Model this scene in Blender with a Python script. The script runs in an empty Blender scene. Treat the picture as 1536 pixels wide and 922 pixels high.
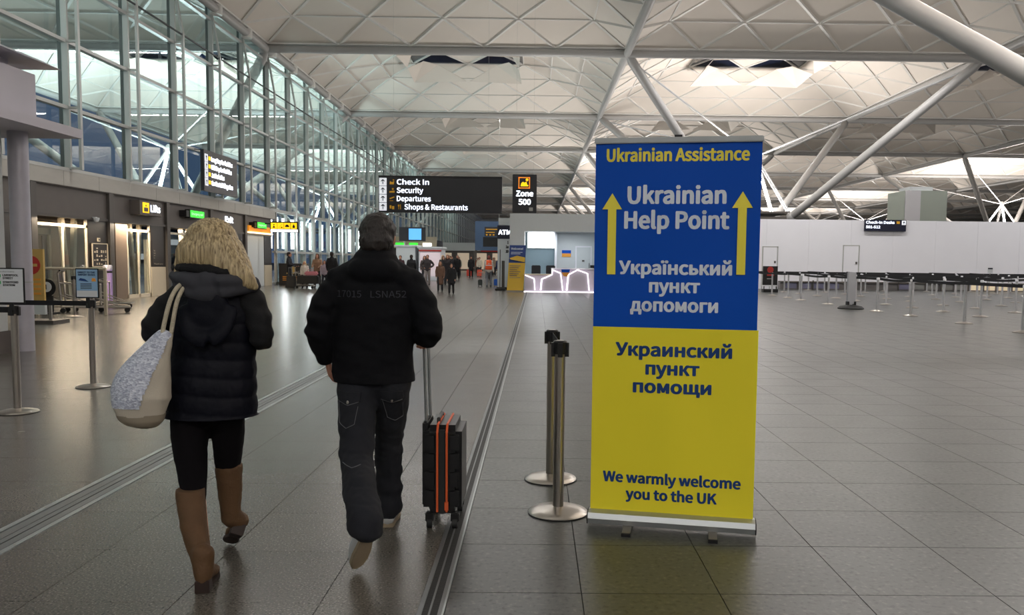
import bpy, bmesh, math, random
from mathutils import Vector, Matrix, noise
random.seed(7)
C = bpy.context.scene.collection
PI = math.pi
V = Vector

# ------------------------------------------------------------------ camera, world, exposure
F = V((0.0111349, 0.99728904, -0.07273641)); R = V((0.99988275, -0.01034006, 0.01129509)); U = V((-0.01051237, 0.07285365, 0.99728724))
cd = bpy.data.cameras.new('camera'); cam = bpy.data.objects.new('camera', cd); C.objects.link(cam)
cd.sensor_width = 36; cd.lens = 28.576; cd.shift_x = -0.0318; cd.shift_y = 0.01249; cd.clip_start = 0.05; cd.clip_end = 1000
cam.matrix_world = Matrix(((R.x, U.x, -F.x, 0), (R.y, U.y, -F.y, 0), (R.z, U.z, -F.z, 1.4296), (0, 0, 0, 1)))
sc = bpy.context.scene
sc.camera = cam
sc.view_settings.view_transform = 'Standard'; sc.view_settings.look = 'None'; sc.view_settings.gamma = 1
sc.view_settings.exposure = 0.0
w = bpy.data.worlds.new('dusk_sky'); sc.world = w; w.use_nodes = True
bg = w.node_tree.nodes['Background']; bg.inputs[0].default_value = (0.05, 0.08, 0.15, 1); bg.inputs[1].default_value = 1.0
UPLIGHT = 4600.0; BEAM_FILL = 420.0

def area(name, loc, rot, sx, sy, power, color, spread=PI):
    l = bpy.data.lights.new(name, 'AREA'); l.shape = 'RECTANGLE'; l.size = sx; l.size_y = sy; l.energy = power; l.color = color; l.spread = spread
    o = bpy.data.objects.new(name, l); C.objects.link(o); o.location = loc; o.rotation_euler = rot
    return o
# uplighters on the structural trees (their light comes off the vaults)
TREES = [(-22.55, -21.43), (49.45, -21.43), (-22.55, 14.57), (-22.55, 50.57), (-22.55, 86.57), (-22.55, 122.57),
         (13.45, -21.43), (13.45, 14.57), (13.45, 50.57), (13.45, 86.57), (13.45, 122.57), (13.45, 158.57),
         (49.45, 14.57), (49.45, 50.57), (49.45, 86.57), (49.45, 122.57), (49.45, 158.57)]
for tx, ty in TREES:
    out = tx < -14
    area('uplighter', (tx, ty, 4.6), (PI, 0, 0), 3.4, 3.4, UPLIGHT * (0.72 if out else {50.57: 0.42, 14.57: 0.80, -21.43: .8}.get(ty, 1.0)), (0.82, 0.96, 1.0) if out else (1.0, 0.93, 0.87))

# unseen linear fill lights, added under the roof tubes to brighten upright surfaces
for ly, kp in ((-30.43, 1.5), (-12.43, 2.1), (5.57, .12), (23.57, 1.2), (41.57, 1.5), (59.57, 1.0), (95.57, 1.2)):
    for lx in (-4.55, 13.45, 31.45):
        area('beam_fill_light', (lx, ly, 11.55), (0, 0, 0), 12.0, 0.10, BEAM_FILL * kp * (1.5 if lx > 0 and 20 < ly < 45 else 1), (1.0, 0.97, 0.95))

# unseen fill uplights, added on the pod roofs to brighten the vaults
for px_, py_, pz_, rx_, ry_, pw_ in ((0.6, 42.5, 3.75, 0, -0.45, 470), (-8.6, 9.0, 4.45, -0.35, 0.25, 330), (0.6, 58.0, 3.75, 0, -0.45, 350), (2.0, 78.0, 4.8, 0, -0.3, 500)):
    area('pod_fill_uplight', (px_, py_, pz_), (PI + rx_, ry_, 0), 2.0, 1.0, pw_, (1.0, 0.95, 0.90))

# ------------------------------------------------------------------ helpers
def S(r, g, b):
    f = lambda c: (c / 255 / 12.92) if c / 255 <= 0.04045 else ((c / 255 + 0.055) / 1.055) ** 2.4
    return (f(r), f(g), f(b), 1)

def mat(name, col, rough=0.6, metal=0.0, emit=0.0, var=0.0, vscale=8.0, bump=0.0, bscale=60.0, stretch=(1, 1, 1), spec=0.5, sheen=0.0):
    m = bpy.data.materials.new(name); m.use_nodes = True
    nt = m.node_tree; b = nt.nodes['Principled BSDF']
    b.inputs['Base Color'].default_value = col; b.inputs['Roughness'].default_value = rough; b.inputs['Metallic'].default_value = metal
    b.inputs['Specular IOR Level'].default_value = spec
    if sheen: b.inputs['Sheen Weight'].default_value = sheen
    if emit:
        b.inputs['Emission Color'].default_value = col; b.inputs['Emission Strength'].default_value = emit
    tc = nt.nodes.new('ShaderNodeTexCoord'); mp = nt.nodes.new('ShaderNodeMapping'); mp.inputs['Scale'].default_value = stretch
    nt.links.new(tc.outputs['Object'], mp.inputs[0])
    n = nt.nodes.new('ShaderNodeTexNoise'); n.inputs['Scale'].default_value = vscale; n.inputs['Detail'].default_value = 4
    nt.links.new(mp.outputs[0], n.inputs['Vector'])
    if var and not emit:
        mx = nt.nodes.new('ShaderNodeMix'); mx.data_type = 'RGBA'
        mx.inputs['A'].default_value = tuple(c * (1 - var) for c in col[:3]) + (1,)
        mx.inputs['B'].default_value = tuple(min(1, c * (1 + var)) for c in col[:3]) + (1,)
        nt.links.new(n.outputs['Fac'], mx.inputs['Factor']); nt.links.new(mx.outputs['Result'], b.inputs['Base Color'])
    if bump:
        n2 = nt.nodes.new('ShaderNodeTexNoise'); n2.inputs['Scale'].default_value = bscale; n2.inputs['Detail'].default_value = 3
        nt.links.new(mp.outputs[0], n2.inputs['Vector'])
        bp = nt.nodes.new('ShaderNodeBump'); bp.inputs['Strength'].default_value = bump; bp.inputs['Distance'].default_value = 0.01
        nt.links.new(n2.outputs['Fac'], bp.inputs['Height']); nt.links.new(bp.outputs[0], b.inputs['Normal'])
    return m

def glass(name, tint, base=0.06, rough=0.02):
    m = bpy.data.materials.new(name); m.use_nodes = True; nt = m.node_tree; nt.nodes.clear()
    o = nt.nodes.new('ShaderNodeOutputMaterial'); mx = nt.nodes.new('ShaderNodeMixShader')
    t = nt.nodes.new('ShaderNodeBsdfTransparent'); t.inputs[0].default_value = tint
    g = nt.nodes.new('ShaderNodeBsdfGlossy'); g.inputs['Roughness'].default_value = rough; g.inputs[0].default_value = (0.9, 1, 0.98, 1)
    fr = nt.nodes.new('ShaderNodeFresnel'); fr.inputs[0].default_value = 1.45
    nz = nt.nodes.new('ShaderNodeTexNoise'); nz.inputs['Scale'].default_value = 0.9; bp = nt.nodes.new('ShaderNodeBump'); bp.inputs['Strength'].default_value = 0.12; bp.inputs['Distance'].default_value = 0.02
    nt.links.new(nz.outputs['Fac'], bp.inputs['Height']); nt.links.new(bp.outputs[0], g.inputs['Normal'])
    ad = nt.nodes.new('ShaderNodeMath'); ad.operation = 'ADD'; ad.inputs[1].default_value = base; ad.use_clamp = True
    nt.links.new(fr.outputs[0], ad.inputs[0]); nt.links.new(ad.outputs[0], mx.inputs[0])
    nt.links.new(t.outputs[0], mx.inputs[1]); nt.links.new(g.outputs[0], mx.inputs[2]); nt.links.new(mx.outputs[0], o.inputs[0])
    return m

class MB:
    def __init__(s): s.v = []; s.f = []
    def add(s, vs, fs):
        o = len(s.v); s.v += [tuple(v) for v in vs]; s.f += [tuple(i + o for i in f) for f in fs]; return s
    def box(s, x0, x1, y0, y1, z0, z1):
        return s.add([(x0, y0, z0), (x1, y0, z0), (x1, y1, z0), (x0, y1, z0), (x0, y0, z1), (x1, y0, z1), (x1, y1, z1), (x0, y1, z1)],
                     [(0, 3, 2, 1), (4, 5, 6, 7), (0, 1, 5, 4), (1, 2, 6, 5), (2, 3, 7, 6), (3, 0, 4, 7)])
    def bar(s, p, q, wa, wb, up=(0, 0, 1)):
        p = V(p); q = V(q); d = (q - p).normalized(); up = V(up)
        if abs(d.dot(up)) > 0.98: up = V((1, 0, 0))
        a = d.cross(up).normalized() * wa / 2; b = a.cross(d).normalized() * wb / 2
        vs = [p - a - b, p + a - b, p + a + b, p - a + b, q - a - b, q + a - b, q + a + b, q - a + b]
        return s.add(vs, [(0, 1, 2, 3), (7, 6, 5, 4), (0, 4, 5, 1), (1, 5, 6, 2), (2, 6, 7, 3), (3, 7, 4, 0)])
    def tube(s, path, r, seg=10, cap=True):
        P = [V(p) for p in path]; rs = r if isinstance(r, (list, tuple)) else [r] * len(P)
        o = len(s.v); ref = None
        for i, p in enumerate(P):
            d = (P[min(i + 1, len(P) - 1)] - P[max(i - 1, 0)]).normalized()
            if ref is None: ref = d.orthogonal().normalized()
            a = (ref - d * ref.dot(d)).normalized(); ref = a; b = d.cross(a)
            for k in range(seg):
                t = 2 * PI * k / seg; s.v.append(tuple(p + (a * math.cos(t) + b * math.sin(t)) * rs[i]))
        for i in range(len(P) - 1):
            for k in range(seg):
                k2 = (k + 1) % seg; s.f.append((o + i * seg + k, o + i * seg + k2, o + (i + 1) * seg + k2, o + (i + 1) * seg + k))
        if cap:
            s.f.append(tuple(o + k for k in reversed(range(seg)))); e = o + (len(P) - 1) * seg; s.f.append(tuple(e + k for k in range(seg)))
        return s
    def lathe(s, prof, c=(0, 0, 0), seg=28):
        o = len(s.v); n = len(prof)
        for r, z in prof:
            for k in range(seg):
                t = 2 * PI * k / seg; s.v.append((c[0] + r * math.cos(t), c[1] + r * math.sin(t), c[2] + z))
        for i in range(n - 1):
            for k in range(seg):
                k2 = (k + 1) % seg; s.f.append((o + i * seg + k, o + i * seg + k2, o + (i + 1) * seg + k2, o + (i + 1) * seg + k))
        if prof[0][0] > 1e-6: s.f.append(tuple(o + k for k in reversed(range(seg))))
        if prof[-1][0] > 1e-6: s.f.append(tuple(o + (n - 1) * seg + k for k in range(seg)))
        return s
    def prism(s, poly, d):            # poly: list of 3D points, d: extrusion vector
        n = len(poly); d = V(d); a = [V(p) for p in poly]; b = [p + d for p in a]
        return s.add(a + b, [tuple(reversed(range(n))), tuple(range(n, 2 * n))] + [(i, (i + 1) % n, n + (i + 1) % n, n + i) for i in range(n)])
    def egg(s, c, rx, ry, rz, seg=16, rings=10, tilt=None):
        o = len(s.v); c = V(c); M = tilt or Matrix.Identity(3)
        for i in range(1, rings):
            ph = PI * i / rings
            for k in range(seg):
                t = 2 * PI * k / seg; s.v.append(tuple(c + M @ V((rx * math.sin(ph) * math.cos(t), ry * math.sin(ph) * math.sin(t), rz * math.cos(ph)))))
        for i in range(rings - 2):
            for k in range(seg):
                k2 = (k + 1) % seg; s.f.append((o + i * seg + k, o + (i + 1) * seg + k, o + (i + 1) * seg + k2, o + i * seg + k2))
        t = len(s.v); s.v.append(tuple(c + M @ V((0, 0, rz)))); s.v.append(tuple(c + M @ V((0, 0, -rz))))
        e = o + (rings - 2) * seg
        for k in range(seg):
            k2 = (k + 1) % seg; s.f.append((t, o + k, o + k2)); s.f.append((t + 1, e + k2, e + k))
        return s
    def limb(s, path, rx, ry, seg=16):  # tapering limb, elliptical rings: rx across x, ry across the other way, rounded ends
        P = [V(p) for p in path]; n = len(P); P2 = []; X = []; Y = []
        d0 = (P[0] - P[1]).normalized(); d1 = (P[-1] - P[-2]).normalized()
        for t in (0.98, 0.8, 0.45): P2.append(P[0] + d0 * min(rx[0], ry[0]) * t); k = math.sqrt(1 - t * t); X.append(rx[0] * k); Y.append(ry[0] * k)
        # subdivide with catmull-rom
        for i in range(n):
            P2.append(P[i]); X.append(rx[i]); Y.append(ry[i])
            if i < n - 1:
                p0 = P[max(i - 1, 0)]; p3 = P[min(i + 2, n - 1)]
                for t in (0.33, 0.67):
                    q = 0.5 * ((2 * P[i]) + (P[i + 1] - p0) * t + (2 * p0 - 5 * P[i] + 4 * P[i + 1] - p3) * t * t + (-p0 + 3 * P[i] - 3 * P[i + 1] + p3) * t ** 3)
                    P2.append(q); X.append(rx[i] + (rx[i + 1] - rx[i]) * t); Y.append(ry[i] + (ry[i + 1] - ry[i]) * t)
        for t in (0.45, 0.8, 0.98): P2.append(P[-1] + d1 * min(rx[-1], ry[-1]) * t); k = math.sqrt(1 - t * t); X.append(rx[-1] * k); Y.append(ry[-1] * k)
        o = len(s.v); m = len(P2)
        for i, p in enumerate(P2):
            d = (P2[min(i + 1, m - 1)] - P2[max(i - 1, 0)]).normalized()
            a = V((1, 0, 0)); a = a - d * a.dot(d)
            a = V((0, 0, 1)) if a.length < 0.15 else a
            a = (a - d * a.dot(d)).normalized(); b = d.cross(a)
            for k in range(seg):
                t = 2 * PI * k / seg; s.v.append(tuple(p + a * math.cos(t) * X[i] + b * math.sin(t) * Y[i]))
        for i in range(m - 1):
            for k in range(seg):
                k2 = (k + 1) % seg; s.f.append((o + i * seg + k, o + i * seg + k2, o + (i + 1) * seg + k2, o + (i + 1) * seg + k))
        s.f.append(tuple(o + k for k in reversed(range(seg)))); e = o + (m - 1) * seg; s.f.append(tuple(e + k for k in range(seg)))
        return s
    def mesh(s, name, m, smooth=False):
        me = bpy.data.meshes.new(name); me.from_pydata(s.v, [], s.f)
        if m: me.materials.append(m)
        me.update()
        if smooth: me.shade_smooth()
        return me
    def build(s, name, m, parent=None, world=True, smooth=False, bevel=0.0, **kw):
        off = V((0, 0, 0))
        if parent is not None and world: off = parent['_o'] if '_o' in parent else parent.location; off = V(off)
        if off.length > 0: s.v = [(v[0] - off.x, v[1] - off.y, v[2] - off.z) for v in s.v]
        me = s.mesh(name, m, smooth); o = bpy.data.objects.new(name, me); C.objects.link(o)
        if parent is not None: o.parent = parent
        if world and parent is not None: o['_o'] = (off.x, off.y, off.z)
        if bevel:
            bm = bmesh.new(); bm.from_mesh(me); bmesh.ops.bevel(bm, geom=bm.edges[:], offset=bevel, segments=2, affect='EDGES', clamp_overlap=True); bm.to_mesh(me); bm.free()
        if smooth:
            md = None
            try: me.set_sharp_from_angle(angle=math.radians(40))
            except Exception: pass
        tag(o, **kw)
        return o

def tag(o, label=None, cat=None, group=None, kind=None):
    if label: o['label'] = label
    if cat: o['category'] = cat
    if group: o['group'] = group
    if kind: o['kind'] = kind
    return o
def thing(name, label, cat, loc=(0, 0, 0), rz=0, group=None, kind=None):
    o = bpy.data.objects.new(name, None); C.objects.link(o); o.location = loc; o.rotation_euler = (0, 0, rz)
    o.empty_display_size = 0.1
    return tag(o, label, cat, group, kind)
def copy_tree(o, parent=None):
    c = o.copy(); C.objects.link(c); c.parent = parent
    for ch in list(o.children): copy_tree(ch, c)
    return c
def inst(me, name, parent, loc=(0, 0, 0), rz=0, kind=None):
    o = bpy.data.objects.new(name, me); C.objects.link(o); o.parent = parent; o.location = loc; o.rotation_euler = (0, 0, rz)
    if kind: o['kind'] = kind
    return o

def remesh(mb, voxel, smooth=4, disp=None):
    me = mb.mesh('tmp', None); o = bpy.data.objects.new('tmp', me); C.objects.link(o)
    md = o.modifiers.new('r', 'REMESH'); md.mode = 'VOXEL'; md.voxel_size = voxel; md.use_smooth_shade = True
    if smooth:
        ms = o.modifiers.new('s', 'SMOOTH'); ms.iterations = smooth; ms.factor = 0.5
    dg = bpy.context.evaluated_depsgraph_get()
    out = bpy.data.meshes.new_from_object(o.evaluated_get(dg), depsgraph=dg)
    bpy.data.objects.remove(o); bpy.data.meshes.remove(me)
    if disp:
        ns = [v.normal.copy() for v in out.vertices]
        for v, n in zip(out.vertices, ns):
            v.co = v.co + n * disp(v.co, n)
        out.update()
    out.shade_smooth()
    return out
def soft(name, mb, m, parent, voxel=0.012, smooth=4, disp=None, zmin=None, zmax=None, **kw):
    me = remesh(mb, voxel, smooth, disp)
    if zmin is not None or zmax is not None:
        for v in me.vertices:
            if zmin is not None and v.co.z < zmin: v.co.z = zmin - .0005 * math.sin(v.co.x * 60)
            if zmax is not None and v.co.z > zmax: v.co.z = zmax
    me.name = name; me.materials.clear(); me.materials.append(m)
    o = bpy.data.objects.new(name, me); C.objects.link(o); o.parent = parent
    tag(o, **kw); return o

import os
try: FONT = bpy.data.fonts.load(os.path.join(bpy.utils.resource_path('LOCAL'), 'datafiles', 'fonts', 'Noto Sans CJK Regular.woff2'))   # Blender's own bundled interface font
except Exception: FONT = None
def cap_height():
    cu = bpy.data.curves.new('t', 'FONT'); cu.body = 'H'
    if FONT: cu.font = FONT
    o = bpy.data.objects.new('t', cu); C.objects.link(o); dg = bpy.context.evaluated_depsgraph_get(); me = bpy.data.meshes.new_from_object(o.evaluated_get(dg), depsgraph=dg)
    r = max(v.co.y for v in me.vertices); bpy.data.objects.remove(o); return r
CAP = cap_height()
def text(s, m, parent, org, rt, up, w=None, h=None, name='lettering', bold=0.0, align='LEFT', extr=0.002, size=None):
    cu = bpy.data.curves.new('t', 'FONT'); cu.body = s
    if FONT: cu.font = FONT
    cu.size = 1.0; cu.offset = 0; cu.extrude = 0.0; cu.resolution_u = 3; cu.align_x = 'LEFT'; cu.space_line = 1.0
    o = bpy.data.objects.new('t', cu); C.objects.link(o)
    dg = bpy.context.evaluated_depsgraph_get(); me = bpy.data.meshes.new_from_object(o.evaluated_get(dg), depsgraph=dg)
    bpy.data.objects.remove(o); bpy.data.curves.remove(cu)
    if bold:
        b = bold * 1.1; vs = [v.co.copy() for v in me.vertices]; fs = [tuple(p.vertices) for p in me.polygons]; n = len(vs); V2 = []; F2 = []
        for k, (dx, dy) in enumerate(((0, 0), (-b, 0), (b, 0), (-b * .6, b * .7), (b * .6, b * .7), (-b * .6, -b * .7), (b * .6, -b * .7))):
            V2 += [(v.x + dx, v.y + dy, 0) for v in vs]; F2 += [tuple(i + k * n for i in f) for f in fs]
        me = bpy.data.meshes.new('t'); me.from_pydata(V2, [], F2)
    xs = [v.co.x for v in me.vertices]; x0, x1 = min(xs), max(xs)
    kx = (w / (x1 - x0)) if w else (size or 1.0)
    ky = h / CAP if h else kx                      # h is the cap height
    rt = V(rt).normalized(); up = V(up).normalized(); nn = rt.cross(up); org = V(org)
    sh = 0 if align == 'LEFT' else (-(x1 - x0) * kx / 2 if align == 'CENTER' else -(x1 - x0) * kx)
    off = V(parent['_o'] if (parent is not None and '_o' in parent) else (parent.location if parent is not None else (0, 0, 0)))
    for v in me.vertices: v.co = org + rt * ((v.co.x - x0) * kx + sh) + up * (v.co.y * ky) + nn * extr - off
    me.materials.clear(); me.materials.append(m); me.name = name
    o = bpy.data.objects.new(name, me); C.objects.link(o); o.parent = parent
    return o

# ------------------------------------------------------------------ materials
def floor_mat(name, base, dark, light, gx, gy, speck, rough):
    m = bpy.data.materials.new(name); m.use_nodes = True; nt = m.node_tree; b = nt.nodes['Principled BSDF']; L = nt.links.new
    geo = nt.nodes.new('ShaderNodeNewGeometry')
    n1 = nt.nodes.new('ShaderNodeTexNoise'); n1.inputs['Scale'].default_value = speck; n1.inputs['Detail'].default_value = 2; L(geo.outputs['Position'], n1.inputs['Vector'])
    cr = nt.nodes.new('ShaderNodeValToRGB'); e = cr.color_ramp.elements
    e[0].position = 0.33; e[0].color = dark; e[1].position = 0.44; e[1].color = base
    a = e.new(0.58); a.color = base; a = e.new(0.70); a.color = light
    L(n1.outputs['Fac'], cr.inputs[0])
    # per-tile tone
    sn = nt.nodes.new('ShaderNodeVectorMath'); sn.operation = 'SUBTRACT'; sn.inputs[1].default_value = (gx, gy, -0.5); fz = nt.nodes.new('ShaderNodeVectorMath'); fz.operation = 'MULTIPLY'; fz.inputs[1].default_value = (1, 1, 0); L(geo.outputs['Position'], fz.inputs[0]); L(fz.outputs[0], sn.inputs[0])
    sp = nt.nodes.new('ShaderNodeVectorMath'); sp.operation = 'SNAP'; sp.inputs[1].default_value = (0.6, 0.6, 1); L(sn.outputs[0], sp.inputs[0])
    wn = nt.nodes.new('ShaderNodeTexWhiteNoise'); L(sp.outputs[0], wn.inputs['Vector'])
    n2 = nt.nodes.new('ShaderNodeTexNoise'); n2.inputs['Scale'].default_value = 1.4; n2.inputs['Detail'].default_value = 4; L(geo.outputs['Position'], n2.inputs['Vector'])
    mr = nt.nodes.new('ShaderNodeMapRange'); mr.inputs['To Min'].default_value = 0.90; mr.inputs['To Max'].default_value = 1.06; L(wn.outputs['Value'], mr.inputs['Value'])
    mr2 = nt.nodes.new('ShaderNodeMapRange'); mr2.inputs['To Min'].default_value = 0.82; mr2.inputs['To Max'].default_value = 1.15; L(n2.outputs['Fac'], mr2.inputs['Value'])
    ml = nt.nodes.new('ShaderNodeMath'); ml.operation = 'MULTIPLY'; L(mr.outputs[0], ml.inputs[0]); L(mr2.outputs[0], ml.inputs[1])
    vm = nt.nodes.new('ShaderNodeVectorMath'); vm.operation = 'SCALE'; L(cr.outputs[0], vm.inputs[0]); L(ml.outputs[0], vm.inputs['Scale'])
    L(vm.outputs[0], b.inputs['Base Color'])
    n3 = nt.nodes.new('ShaderNodeTexNoise'); n3.inputs['Scale'].default_value = 3; n3.inputs['Detail'].default_value = 3; L(geo.outputs['Position'], n3.inputs['Vector'])
    mr3 = nt.nodes.new('ShaderNodeMapRange'); mr3.inputs['To Min'].default_value = rough - 0.02; mr3.inputs['To Max'].default_value = rough + 0.05; L(n3.outputs['Fac'], mr3.inputs['Value'])
    L(mr3.outputs[0], b.inputs['Roughness'])
    b.inputs['Specular IOR Level'].default_value = 0.5
    return m
GX, GY = 0.2109, 4.0165; LX, LY = -1.4833, 4.4961
M = {}
M['floor_r'] = floor_mat('marbled_vinyl_tile', S(69, 71, 68), S(42, 42, 40), S(94, 94, 88), GX, GY, 38, 0.30)
M['floor_l'] = floor_mat('speckled_terrazzo_tile', S(97, 93, 86), S(48, 44, 40), S(136, 129, 120), LX, LY, 105, 0.24)
M['grout'] = mat('dark_tile_joint', S(62, 60, 57), 0.8, var=0.15)
M['panel'] = mat('vault_panel_cloth', S(224, 216, 207), 0.8, var=0.05, vscale=0.6)
M['rib'] = mat('vault_rib_paint', S(222, 220, 216), 0.5)
M['steel_white'] = mat('painted_steel_tube', S(172, 171, 170), 0.4, var=0.04)
M['rod'] = mat('polished_tie_rod', S(215, 217, 220), 0.25, 0.3)
M['skyglass'] = mat('rooflight_glass', S(18, 26, 48), 0.15)
M['mullion'] = mat('mullion_paint', S(182, 183, 180), 0.4, 0.2)
M['mullion_dark'] = mat('mullion_gasket', S(48, 52, 52), 0.5)
M['glass'] = glass('curtain_wall_glass', (0.80, 0.93, 0.90, 1), 0.07)
M['doorglass'] = glass('door_glass', (0.85, 0.9, 0.88, 1), 0.05)
M['lintel'] = mat('lintel_cladding', S(175, 172, 165), 0.5, 0.1, var=0.08, vscale=2, stretch=(1, 1, 4))
M['fascia'] = mat('dark_fascia', S(96, 90, 86), 0.55, var=0.1, vscale=3)
M['bronze'] = mat('bronze_cladding', S(128, 112, 98), 0.45, 0.2, var=0.06)
M['blackp'] = mat('brown_black_panel', S(40, 34, 31), 0.35, var=0.15, vscale=2)
M['cream'] = mat('cream_panel', S(200, 188, 165), 0.5, var=0.04)
M['creampost'] = mat('cream_steel', S(210, 200, 180), 0.4)
M['white'] = mat('white_wall_panel', S(236, 236, 242), 0.55, var=0.03, vscale=1)
M['offwhite'] = mat('pale_grey_panel', S(206, 211, 212), 0.5, var=0.03)
M['lilac'] = mat('lilac_grey_render', S(205, 202, 212), 0.6, var=0.04, vscale=2)
M['column'] = mat('brushed_column_metal', S(190, 188, 198), 0.35, 0.3, var=0.12, vscale=5)
M['alu'] = mat('brushed_aluminium', S(135, 137, 137), 0.42, 0.7, var=0.1, vscale=12, stretch=(6, 0.4, 1))
M['aluh'] = mat('bright_aluminium_edge', S(178, 182, 182), 0.35, 0.7)
M['rubber'] = mat('black_rubber', S(32, 33, 33), 0.6, bump=0.2)
M['chrome'] = mat('brushed_stainless_steel', S(176, 170, 162), 0.28, 0.95, var=0.08, vscale=20, stretch=(8, 8, 0.3))
M['queue'] = mat('pale_post_metal', S(196, 196, 200), .35, .35)
M['black'] = mat('black_plastic', S(22, 22, 24), 0.4)
M['belt'] = mat('black_webbing', S(18, 18, 24), 0.75, bump=0.2, bscale=200)
M['sign'] = mat('charcoal_sign_face', S(42, 43, 48), 0.35)
M['signnavy'] = mat('navy_sign_face', S(26, 30, 52), 0.35)
M['lit_white'] = mat('lit_white_print', S(225, 228, 235), 0.5, emit=0.75)
M['lit_bright'] = mat('bright_backlit_white', (1, 1, 1, 1), 0.5, emit=3.5)
M['lit_bus'] = mat('lit_bus_letters', S(240, 242, 248), 0.5, emit=2.0)
M['lit_text'] = mat('lit_white_letters', S(235, 238, 242), 0.5, emit=0.9)
M['lit_yellow'] = mat('backlit_yellow', S(255, 205, 20), 0.5, emit=1.1)
M['print_yellow'] = mat('dim_yellow_print', S(190, 140, 30), 0.5, emit=0.35)
M['lit_green'] = mat('backlit_green', S(60, 235, 60), 0.5, emit=1.3)
M['warmstrip'] = mat('warm_light_strip', S(255, 224, 180), 0.5, emit=3.0)
M['shopglow'] = mat('shop_interior_glow', S(225, 205, 180), .6, emit=.3)
M['tube_light'] = mat('white_tube_light', S(250, 252, 255), 0.5, emit=5.0)
M['deskglow'] = mat('desk_edge_light', S(255, 246, 250), 0.5, emit=1.8)
M['deskface'] = mat('white_gloss_desk', S(205, 198, 212), 0.3)
M['banner_blue'] = mat('banner_blue', S(0, 80, 190), 0.5, bump=0.15, bscale=3, spec=.2)
M['banner_yellow'] = mat('banner_yellow', S(252, 236, 56), 0.5, bump=0.15, bscale=3, spec=.25)
M['print_pale'] = mat('pale_blue_print', S(236, 244, 255), 0.5)
M['print_gold'] = mat('yellow_print', S(255, 240, 80), 0.5)
M['print_navy'] = mat('navy_print', S(10, 62, 130), 0.5)
M['paper'] = mat('white_paper', S(222, 226, 230), 0.6)
M['ink'] = mat('dark_ink', S(30, 32, 38), 0.6)
M['greenink'] = mat('green_print', S(70, 190, 110), 0.6)
M['skyblueprint'] = mat('light_blue_print', S(110, 165, 215), 0.6)
M['orangeprint'] = mat('orange_print', S(235, 160, 60), 0.6)
M['totem_yellow'] = mat('totem_yellow', S(206, 170, 96), 0.5)
M['red'] = mat('red_print', S(190, 52, 44), 0.5)
M['skin'] = mat('skin', S(196, 142, 116), 0.5, var=0.08, vscale=12)
M['rail_dark'] = mat('bronze_grey_metal', S(88, 84, 80), 0.45, 0.3)
M['asphalt'] = mat('dark_forecourt', S(60, 62, 66), 0.8, var=0.2)
M['carpark'] = mat('carpark_concrete', S(90, 100, 120), 0.8, var=0.1)
M['litwin'] = mat('distant_lit_window', S(210, 215, 220), 0.5, emit=0.5)

# ------------------------------------------------------------------ floor
fl = thing('floor', 'marbled grey tiled floor of the check-in side, right of the black joint strip', 'floor', kind='structure')
fr = thing('floor', 'brown speckled terrazzo floor of the walkway, left of the black joint strip', 'floor', kind='structure')
XS = -0.359; XL = -0.469; T0, T1 = -2.785, -2.545
MB().box(XS, 112, -50, 205, -0.12, -0.012).build('screed', M['grout'], fl)
MB().box(-31, XL, -50, 205, -0.12, -0.012).build('screed', M['grout'], fr)
def tile_grid(root, m, gx, gy, xa, xb, ylim, xmin_f, xmax_f):
    near = {}; far = MB(); g = 0.0022
    ix0 = math.floor((xa - gx) / 0.6); ix1 = math.ceil((xb - gx) / 0.6)
    for j in range(math.floor((-1 - gy) / 0.6), math.ceil((ylim - gy) / 0.6)):
        y0 = gy + j * 0.6; y1 = y0 + 0.6
        for i in range(ix0, ix1):
            x0 = max(xa, gx + i * 0.6); x1 = min(xb, gx + i * 0.6 + 0.6)
            if x1 - x0 < 0.02: continue
            if y1 > 2.6 and y0 < 10.0 and x1 > -0.68 * y1 - 0.2 and x0 < 0.62 * y1 + 0.2:
                key = (round(x1 - x0, 3),)
                if key not in near:
                    ww = x1 - x0; b = MB().box(g, ww - g, g, 0.6 - g, -0.012, 0)
                    near[key] = b.mesh('floor_tile', m)
                inst(near[key], 'floor_tile', root, (x0, y0, 0))
            else: far.box(x0 + g, x1 - g, y0 + g, y1 - g, -0.012, 0)
    return far
far = tile_grid(fl, M['floor_r'], GX, GY, XS, 30.0, 47.6, 0, 0); far.build('floor_tile', M['floor_r'], fl, kind='stuff')
far = tile_grid(fr, M['floor_l'], LX, LY, T1, XL, 60.0, 0, 0)
far2 = tile_grid(fr, M['floor_l'], LX, LY, -13.9, T0, 60.0, 0, 0); far.add(far2.v, far2.f)
far.build('floor_tile', M['floor_l'], fr, kind='stuff')
m = MB(); gy1 = LY + math.ceil((60 - LY) / 0.6) * 0.6; m.box(-13.9, XL, gy1, 205, -0.012, 0); m.box(-13.9, XL, -50, LY - 5.4 - 0.6, -0.012, 0); m.box(-31, -13.92, -50, 205, -0.012, -0.001); m.build('far_floor', M['floor_l'], fr)
gy2 = GY + math.ceil((47.6 - GY) / 0.6) * 0.6
m = MB(); m.box(-13.9, XL, -50, LY - 9.6, -0.012, 0) if False else None; m.box(XS, 112, gy2, 205, -0.012, 0); m.box(XS, 95, -50, GY - 5.4, -0.012, 0); m.box(30.2109, 112, GY - 5.4, gy2, -0.012, 0); m.build('far_floor', M['floor_r'], fl)
MB().box(T0, T1, 22, 60.0, -0.012, 0).build('infill_strip', M['floor_l'], fr)
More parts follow.
